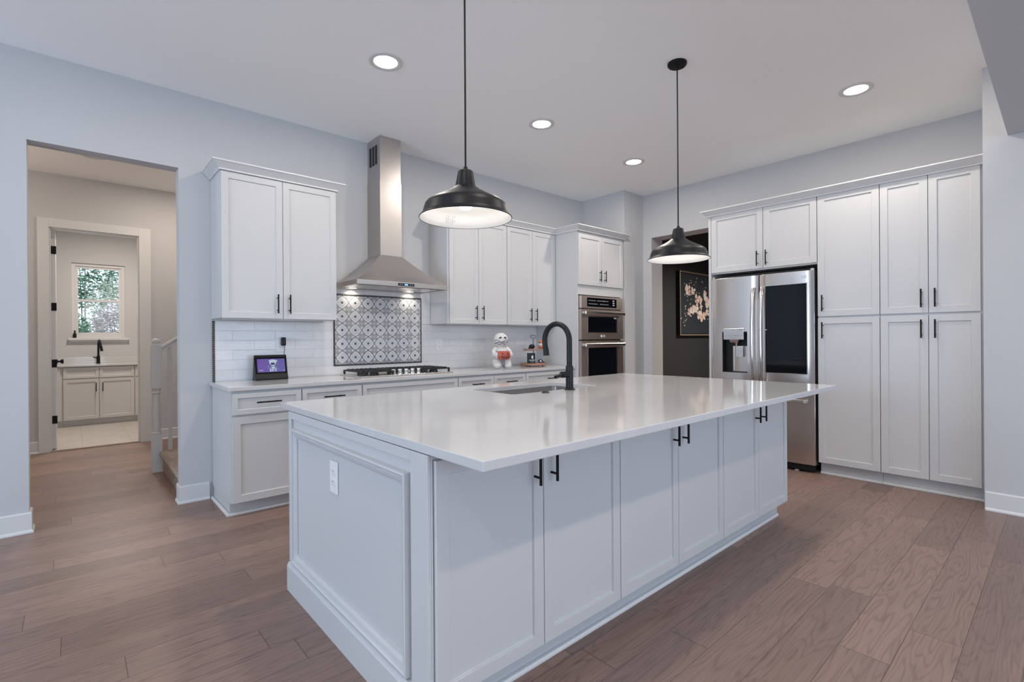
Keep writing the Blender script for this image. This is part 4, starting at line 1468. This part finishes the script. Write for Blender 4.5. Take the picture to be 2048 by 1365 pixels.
obj('frame_side', MB().box(QX0 - 0.002, -0.258, QZ0 + 0.002, QX0 - 0.0005, -0.192, QZ1 - 0.002), 'frame_dark', t)
rnd = random.Random(11)
groups = {'petal': MB(), 'petal_pink': MB(), 'petal_white': MB(), 'petal_core': MB(), 'stem': MB()}


def pc(a, b):
    """zoom-crop pixel of the picture to canvas x, z"""
    u, v = 1320 + a * 110 / 883, 520 + b * 170 / 1365
    d_ = F + R2 * ((u - 1024) / FPX) - U2 * ((v - 679.5) / FPX)
    k_ = (-0.251 - CAM_LOC.y) / d_.y
    return CAM_LOC.x + d_.x * k_, CAM_LOC.z + d_.z * k_


def petal(g, x, z, L_, W_, ang, y=-0.2512):
    n = 9
    pts = []
    for i in range(n):
        q = 2 * math.pi * i / n
        a = L_ * 0.5 * (1 + math.cos(q))
        b = W_ * 0.5 * math.sin(q) * (0.75 + 0.4 * math.cos(q - 0.6)) * rnd.uniform(0.85, 1.1)
        pts.append((x + a * math.cos(ang) - b * math.sin(ang), z + a * math.sin(ang) + b * math.cos(ang)))
    y -= rnd.uniform(0, 0.0015)
    groups[g].prism(pts, 'y', y, -0.2499)


fl = [(455, 470, 0.13), (535, 495, 0.09), (600, 620, 0.11), (640, 650, 0.10), (735, 590, 0.13), (765, 700, 0.11), (515, 800, 0.11), (575, 760, 0.11), (465, 850, 0.08), (620, 880, 0.10), (680, 900, 0.13), (755, 860, 0.10), (800, 640, 0.13), (850, 760, 0.14), (830, 890, 0.10), (660, 760, 0.06)]
for (a, b, rr) in fl:
    x_, z_ = pc(a, b)
    for k in range(9):
        g_ = rnd.choice(['petal', 'petal', 'petal', 'petal_pink', 'petal_white'])
        petal(g_, x_, z_, rr * rnd.uniform(0.6, 0.95), rr * rnd.uniform(0.6, 0.85), rnd.uniform(0, 6.28))
    if rnd.random() < 0.7:
        petal('petal_core', x_, z_, rr * 0.3, rr * 0.25, rnd.uniform(0, 6.28), -0.253)
for (a, b) in ((405, 380), (490, 325), (515, 360), (470, 370), (592, 315), (575, 370), (545, 410), (690, 375), (730, 445), (700, 500), (640, 550), (400, 545), (445, 600), (448, 640), (498, 640), (500, 700), (400, 745), (430, 740), (405, 798), (415, 870), (440, 850), (352, 922), (415, 915), (400, 970), (395, 1010), (390, 1052), (425, 950), (580, 520), (515, 900), (763, 960), (515, 560), (485, 565)):
    x_, z_ = pc(a, b)
    petal(rnd.choice(['petal_white', 'petal_white', 'petal']), x_ - 0.01, z_, rnd.uniform(0.025, 0.045), 0.018, rnd.uniform(0, 6.28))
for path in (((395, 1050), (440, 900), (500, 700), (560, 600), (640, 640)), ((455, 470), (490, 620), (570, 640)), ((592, 315), (570, 440), (600, 600)), ((740, 430), (680, 480), (640, 640)), ((570, 640), (640, 760), (690, 880))):
    groups['stem'].tube([(pc(*q)[0], -0.2505, pc(*q)[1]) for q in path], 0.004, 6)
for g_, mb in groups.items():
    obj({'petal': 'blossom', 'petal_pink': 'blossom', 'petal_white': 'blossom', 'petal_core': 'blossom_centre', 'stem': 'stem'}[g_], mb, g_, cv)

# ------------------------------------------------------------------ things on the long worktop
# mummy figurine, about 0.39 m tall, facing the room
MX, MY = 3.478, -0.375
t = thing('mummy_figurine', 'white mummy figurine holding an orange jack-o-lantern bowl', 'figurine', (MX, MY, CT1))
FM = Matrix.Translation((MX, MY, CT1)) @ Matrix.Rotation(math.radians(-22), 4, 'Z')
b = MB()
b.ball((0, 0.0, 0.118), 0.068, 0.056, 0.070, 24, 16)          # torso
b.ball((0, 0.0, 0.190), 0.060, 0.050, 0.055, 24, 16)          # chest
b.ball((-0.004, -0.008, 0.312), 0.080, 0.070, 0.078, 28, 20)  # head
b.ball((-0.002, -0.004, 0.250), 0.046, 0.044, 0.04, 20, 12)   # neck
b.ball((-0.052, -0.020, 0.0595), 0.056, 0.058, 0.056, 22, 14)  # leg
b.ball((0.052, -0.020, 0.0595), 0.056, 0.058, 0.056, 22, 14)
b.ball((-0.056, -0.052, 0.0385), 0.046, 0.048, 0.036, 20, 12)  # foot
b.ball((0.056, -0.052, 0.0385), 0.046, 0.048, 0.036, 20, 12)
for s in (-1, 1):
    b.tube([(s * 0.052, -0.004, 0.222), (s * 0.090, -0.022, 0.185), (s * 0.094, -0.060, 0.148), (s * 0.074, -0.092, 0.150)], 0.024, 14, [0.028, 0.027, 0.024, 0.022])
    b.ball((s * 0.074, -0.094, 0.152), 0.022, 0.018, 0.032, 14, 10)
bd = obj('body', b.xform(FM), 'bandage', t, 0, True)
rm = bd.modifiers.new('merge', 'REMESH')
rm.mode = 'VOXEL'
rm.voxel_size = 0.0055
rm.use_smooth_shade = True
sm = bd.modifiers.new('soften', 'SMOOTH')
sm.iterations = 6
sm.factor = 0.5
ey = MB()
for s in (-1, 1):
    e_ = MB().ball((0, 0, 0), 0.017, 0.006, 0.009, 14, 8)
    ey.add(e_.xform(Matrix.Translation((s * 0.028 - 0.002, -0.073, 0.335)) @ Matrix.Rotation(s * 0.5, 4, 'Y') @ Matrix.Rotation(s * 0.35, 4, 'Z')))
obj('eye', ey.xform(FM), 'slot', bd)
wr_ = MB()
for (z0, a0, a1, dz) in ((0.300, 200, 340, 0.012), (0.287, 215, 345, -0.006), (0.270, 190, 300, 0.010)):
    pts = []
    for i in range(13):
        a = math.radians(a0 + (a1 - a0) * i / 12)
        zz = z0 + dz * math.sin(i * 0.9)
        rr = math.sqrt(max(0.05, 1 - ((zz - 0.312) / 0.078) ** 2))
        pts.append((-0.004 + 0.081 * rr * math.cos(a), -0.008 + 0.071 * rr * math.sin(a), zz))
    wr_.tube(pts, 0.0028, 6)
obj('wrap_edge', wr_.xform(FM), 'print_dim', bd, 0, True)
for s in (-1, 1):
    wr_ = MB().tube([(s * 0.01, -0.058, 0.095), (s * 0.012, -0.074, 0.07), (s * 0.008, -0.082, 0.04), (s * 0.008, -0.085, 0.012)], 0.003, 6)
    obj('wrap_edge', wr_.xform(FM), 'print_dim', bd, 0, True)
pk = MB()
n = 40
rings = []
for (r, z) in ((0.030, 0.100), (0.058, 0.106), (0.074, 0.130), (0.076, 0.158), (0.068, 0.182), (0.062, 0.190), (0.055, 0.186)):
    rings.append([(r * (1 + 0.045 * math.cos(9 * 2 * math.pi * i / n)) * math.cos(2 * math.pi * i / n), -0.098 + 0.62 * r * (1 + 0.045 * math.cos(9 * 2 * math.pi * i / n)) * math.sin(2 * math.pi * i / n), z) for i in range(n)])
pk.loft(rings)
pko = obj('pumpkin_bowl', pk.xform(FM), 'orange_glaze', t, 0, True, label='orange jack-o-lantern bowl')
fc = MB()
yf = -0.1465
for s in (-1, 1):
    fc.prism([(s * 0.028 - 0.010, 0.157), (s * 0.028 + 0.010, 0.157), (s * 0.026, 0.176)], 'y', yf + 0.012, yf + 0.001)
fc.prism([(-0.006, 0.147), (0.006, 0.147), (0.0, 0.157)], 'y', yf + 0.01, yf - 0.002)
mo = [(-0.045, 0.143), (-0.030, 0.132), (-0.012, 0.127), (0.012, 0.127), (0.030, 0.132), (0.045, 0.143), (0.036, 0.127), (0.018, 0.118), (-0.018, 0.118), (-0.036, 0.127)]
mt = MB()
mt.prism([mo[0], mo[1], mo[8], mo[9]], 'y', yf + 0.016, yf - 0.001).prism([mo[1], mo[2], mo[3], mo[4], mo[7], mo[8]], 'y', yf + 0.016, yf - 0.001).prism([mo[4], mo[5], mo[6], mo[7]], 'y', yf + 0.016, yf - 0.001)
fc.add(mt)
obj('carved_face', fc.xform(FM), 'brown_dark', pko)

# two-tier tray
TX, TY = 4.055, -0.285
t = thing('tiered_tray', 'two-tier wooden tray with a heart-topped metal post', 'tray', (TX, TY, CT1))
n = 36


def slab(rx, ry, z0, z1, seed):
    rn = random.Random(seed)
    ph = [rn.uniform(0, 6.28) for _ in range(3)]
    def rad(i):
        a = 2 * math.pi * i / n
        return 1 + 0.03 * math.sin(3 * a + ph[0]) + 0.02 * math.sin(5 * a + ph[1]) + 0.012 * math.sin(9 * a + ph[2])
    mb = MB()
    mb.loft([[(TX + rx * k * rad(i) * math.cos(2 * math.pi * i / n), TY + ry * k * rad(i) * math.sin(2 * math.pi * i / n), z) for i in range(n)] for (k, z) in ((0.96, z0), (1.0, z0 + 0.004), (1.0, z1 - 0.004), (0.97, z1))])
    return mb


obj('lower_tier', slab(0.168, 0.150, CT1 + 0.010, CT1 + 0.036, 3), 'tray_wood', t, 0, True)
obj('upper_tier', slab(0.128, 0.115, 1.100, 1.116, 5), 'tray_wood', t, 0, True)
for k in range(3):
    a = math.radians(90 + 120 * k)
    obj('foot', MB().cyl((TX + 0.12 * math.cos(a), TY + 0.105 * math.sin(a), CT1 + 0.0003), (TX + 0.12 * math.cos(a), TY + 0.105 * math.sin(a), CT1 + 0.011), 0.012, 12), 'iron', t)
obj('post', MB().cyl((TX, TY, CT1 + 0.034), (TX, TY, 1.232), 0.0055, 12), 'post_metal', t, 0, True)
hp = []
ca, sa = math.cos(math.radians(-40)), math.sin(math.radians(-40))
for i in range(33):
    q = 2 * math.pi * i / 32
    hx = 16 * math.sin(q) ** 3 / 16 * 0.031
    hz = (13 * math.cos(q) - 5 * math.cos(2 * q) - 2 * math.cos(3 * q) - math.cos(4 * q)) / 16 * 0.027
    hp.append((TX + hx * ca, TY + hx * sa, 1.258 + hz))
obj('heart_handle', MB().tube(hp, 0.0048, 8), 'post_metal', t, 0, True)

# things on the tray
o = obj('black_hedgehog', MB().ball((TX - 0.040, TY - 0.02, 1.116 + 0.029), 0.040, 0.03, 0.027, 18, 12).ball((TX - 0.082, TY - 0.022, 1.116 + 0.0145), 0.016, 0.012, 0.012, 12, 8), 'black_plastic', None, 0, True)
o.name = 'rounded_ornament'
tag(o, 'rounded black ornament on the upper tray tier', 'ornament')
t = thing('pumpkin_figurine', 'small orange stacked pumpkin figurine on the upper tray tier', 'figurine', (TX + 0.085, TY - 0.04, 1.1175))
gx_, gy_, gz_ = TX + 0.085, TY - 0.04, 1.1185
obj('body', MB().ball((gx_, gy_, gz_ + 0.0245), 0.033, 0.031, 0.025, 18, 12), 'orange_light', t, 0, True)
obj('ribbon', MB().lathe([(0.026, 0.040), (0.030, 0.046), (0.030, 0.056), (0.026, 0.060)], (gx_, gy_, gz_), 18), 'white_plastic', t, 0, True)
obj('head', MB().ball((gx_, gy_, gz_ + 0.078), 0.028, 0.026, 0.022, 18, 12).ball((gx_, gy_, gz_ + 0.102), 0.008, 0.008, 0.008, 10, 8), 'orange_light', t, 0, True)
obj('brim', MB().box(gx_ - 0.050, gy_ - 0.022, gz_ + 0.072, gx_ - 0.030, gy_ - 0.012, gz_ + 0.077), 'brown_dark', t)
t = thing('black_box', 'black box printed with a white half moon on the lower tray tier', 'box', (TX - 0.095, TY - 0.075, CT1 + 0.0365))
BM = Matrix.Translation((TX - 0.092, TY - 0.060, CT1 + 0.0365)) @ Matrix.Rotation(math.radians(-30), 4, 'Z')
obj('carton', MB().box(-0.044, -0.022, 0, 0.044, 0.022, 0.120).xform(BM), 'black_plastic', t, 0.001)
mn = []
mb = MB()
pts = [(0.014 + 0.017 * math.cos(math.radians(a)), 0.072 + 0.020 * math.sin(math.radians(a))) for a in range(75, 290, 12)]
mb.prism(pts, 'y', -0.0232, -0.0219)
obj('moon_print', mb.xform(BM), 'print_white', t)
mb = MB()
for (a, b_, c_, e) in ((-0.030, 0.040, 0.035, 0.041), (-0.018, 0.030, 0.026, 0.029), (-0.012, 0.000, 0.012, 0.015), (0.010, 0.022, 0.012, 0.015)):
    xx = a
    while xx < b_:
        w_ = rnd.uniform(0.003, 0.007)
        mb.box(xx, -0.0232, c_, min(xx + w_, b_), -0.0219, e)
        xx += w_ + 0.0018
obj('print_lines', mb.xform(BM), 'print_white', t)
t = thing('small_ornament', 'small dark blue and white ornament on the lower tray tier', 'ornament', (TX + 0.07, TY - 0.05, CT1 + 0.0365))
sx_, sy_, sz_ = TX + 0.065, TY - 0.05, CT1 + 0.0382
obj('body', MB().ball((sx_, sy_, sz_ + 0.020), 0.032, 0.024, 0.021, 16, 10).ball((sx_ + 0.048, sy_ - 0.01, sz_ + 0.014), 0.022, 0.016, 0.014, 14, 8), 'navy_item', t, 0, True)
obj('patch', MB().ball((sx_ - 0.012, sy_ - 0.019, sz_ + 0.018), 0.012, 0.008, 0.012, 12, 8).ball((sx_ + 0.04, sy_ - 0.022, sz_ + 0.018), 0.010, 0.006, 0.006, 12, 8), 'white_plastic', t, 0, True)

# ------------------------------------------------------------------ garden seen through the laundry window
struct('ground', MB().box(-6, 6.6, -0.3, 8, 16, -0.2), 'ground_outside')


def bush(name, label, c, r, nleaf, m_, seed, size=0.10):
    rn = random.Random(seed)
    t = thing(name, label, 'shrub', (c[0], c[1], -0.2), 'shrubs outside the laundry window')
    mb = MB()
    for i in range(nleaf):
        a, b_ = rn.uniform(0, 6.283), math.acos(rn.uniform(-1, 1))
        k = rn.uniform(0.35, 1.0) ** 0.5
        p = Vector((c[0] + r[0] * k * math.sin(b_) * math.cos(a), c[1] + r[1] * k * math.sin(b_) * math.sin(a), c[2] + r[2] * k * math.cos(b_)))
        q = Matrix.Rotation(rn.uniform(0, 6.28), 3, 'Z') @ Matrix.Rotation(rn.uniform(-0.9, 0.9), 3, 'X') @ Matrix.Rotation(rn.uniform(-0.7, 0.7), 3, 'Y')
        L_ = size * rn.uniform(0.6, 1.3)
        W_ = L_ * rn.uniform(0.28, 0.45)
        pts = [(-L_ / 2, 0, 0), (-L_ * 0.1, W_ / 2, 0.01), (L_ / 2, 0, -0.01), (-L_ * 0.1, -W_ / 2, 0.01)]
        v = [mb.bm.verts.new(p + q @ Vector(z_)) for z_ in pts]
        mb.bm.faces.new((v[0], v[1], v[2]))
        mb.bm.faces.new((v[0], v[2], v[3]))
    obj('foliage', mb, m_, t)
    st = MB()
    for i in range(5):
        a = rn.uniform(0, 6.28)
        st.tube([(c[0] + 0.1 * math.cos(a), c[1] + 0.1 * math.sin(a), -0.2), (c[0] + r[0] * 0.3 * math.cos(a), c[1] + r[1] * 0.3 * math.sin(a), c[2] * 0.6), (c[0] + r[0] * 0.7 * math.cos(a), c[1] + r[1] * 0.7 * math.sin(a), c[2] + r[2] * 0.5)], 0.02, 6, [0.025, 0.018, 0.006])
    obj('stem', st, 'bark', t)


bush('shrub', 'dense green shrub low outside the laundry window', (-0.12, 7.6, 1.10), (0.42, 0.5, 0.75), 2200, 'leaf_green', 1, 0.12)
bush('shrub', 'pale dry shrub with thin leaves outside the laundry window', (0.68, 8.3, 1.15), (0.50, 0.45, 0.95), 3200, 'leaf_pink', 2, 0.09)
bush('shrub', 'pale yellow-green shrub behind the dry one', (0.86, 9.35, 1.7), (0.75, 0.45, 1.0), 2600, 'leaf_pale', 3, 0.11)
bush('shrub', 'leafy green tree crown filling the upper window pane', (0.20, 11.3, 3.2), (0.95, 0.6, 1.15), 3000, 'leaf_green', 4, 0.15)
tr = MB().tube([(1.02, 10.2, -0.2), (1.03, 10.2, 2.0), (1.05, 10.2, 5.0)], 0.10, 14, [0.13, 0.11, 0.09])
o = obj('tree_trunk', tr, 'bark', None, 0, True)
tag(o, 'bare pale tree trunk seen in the upper laundry window pane', 'tree')
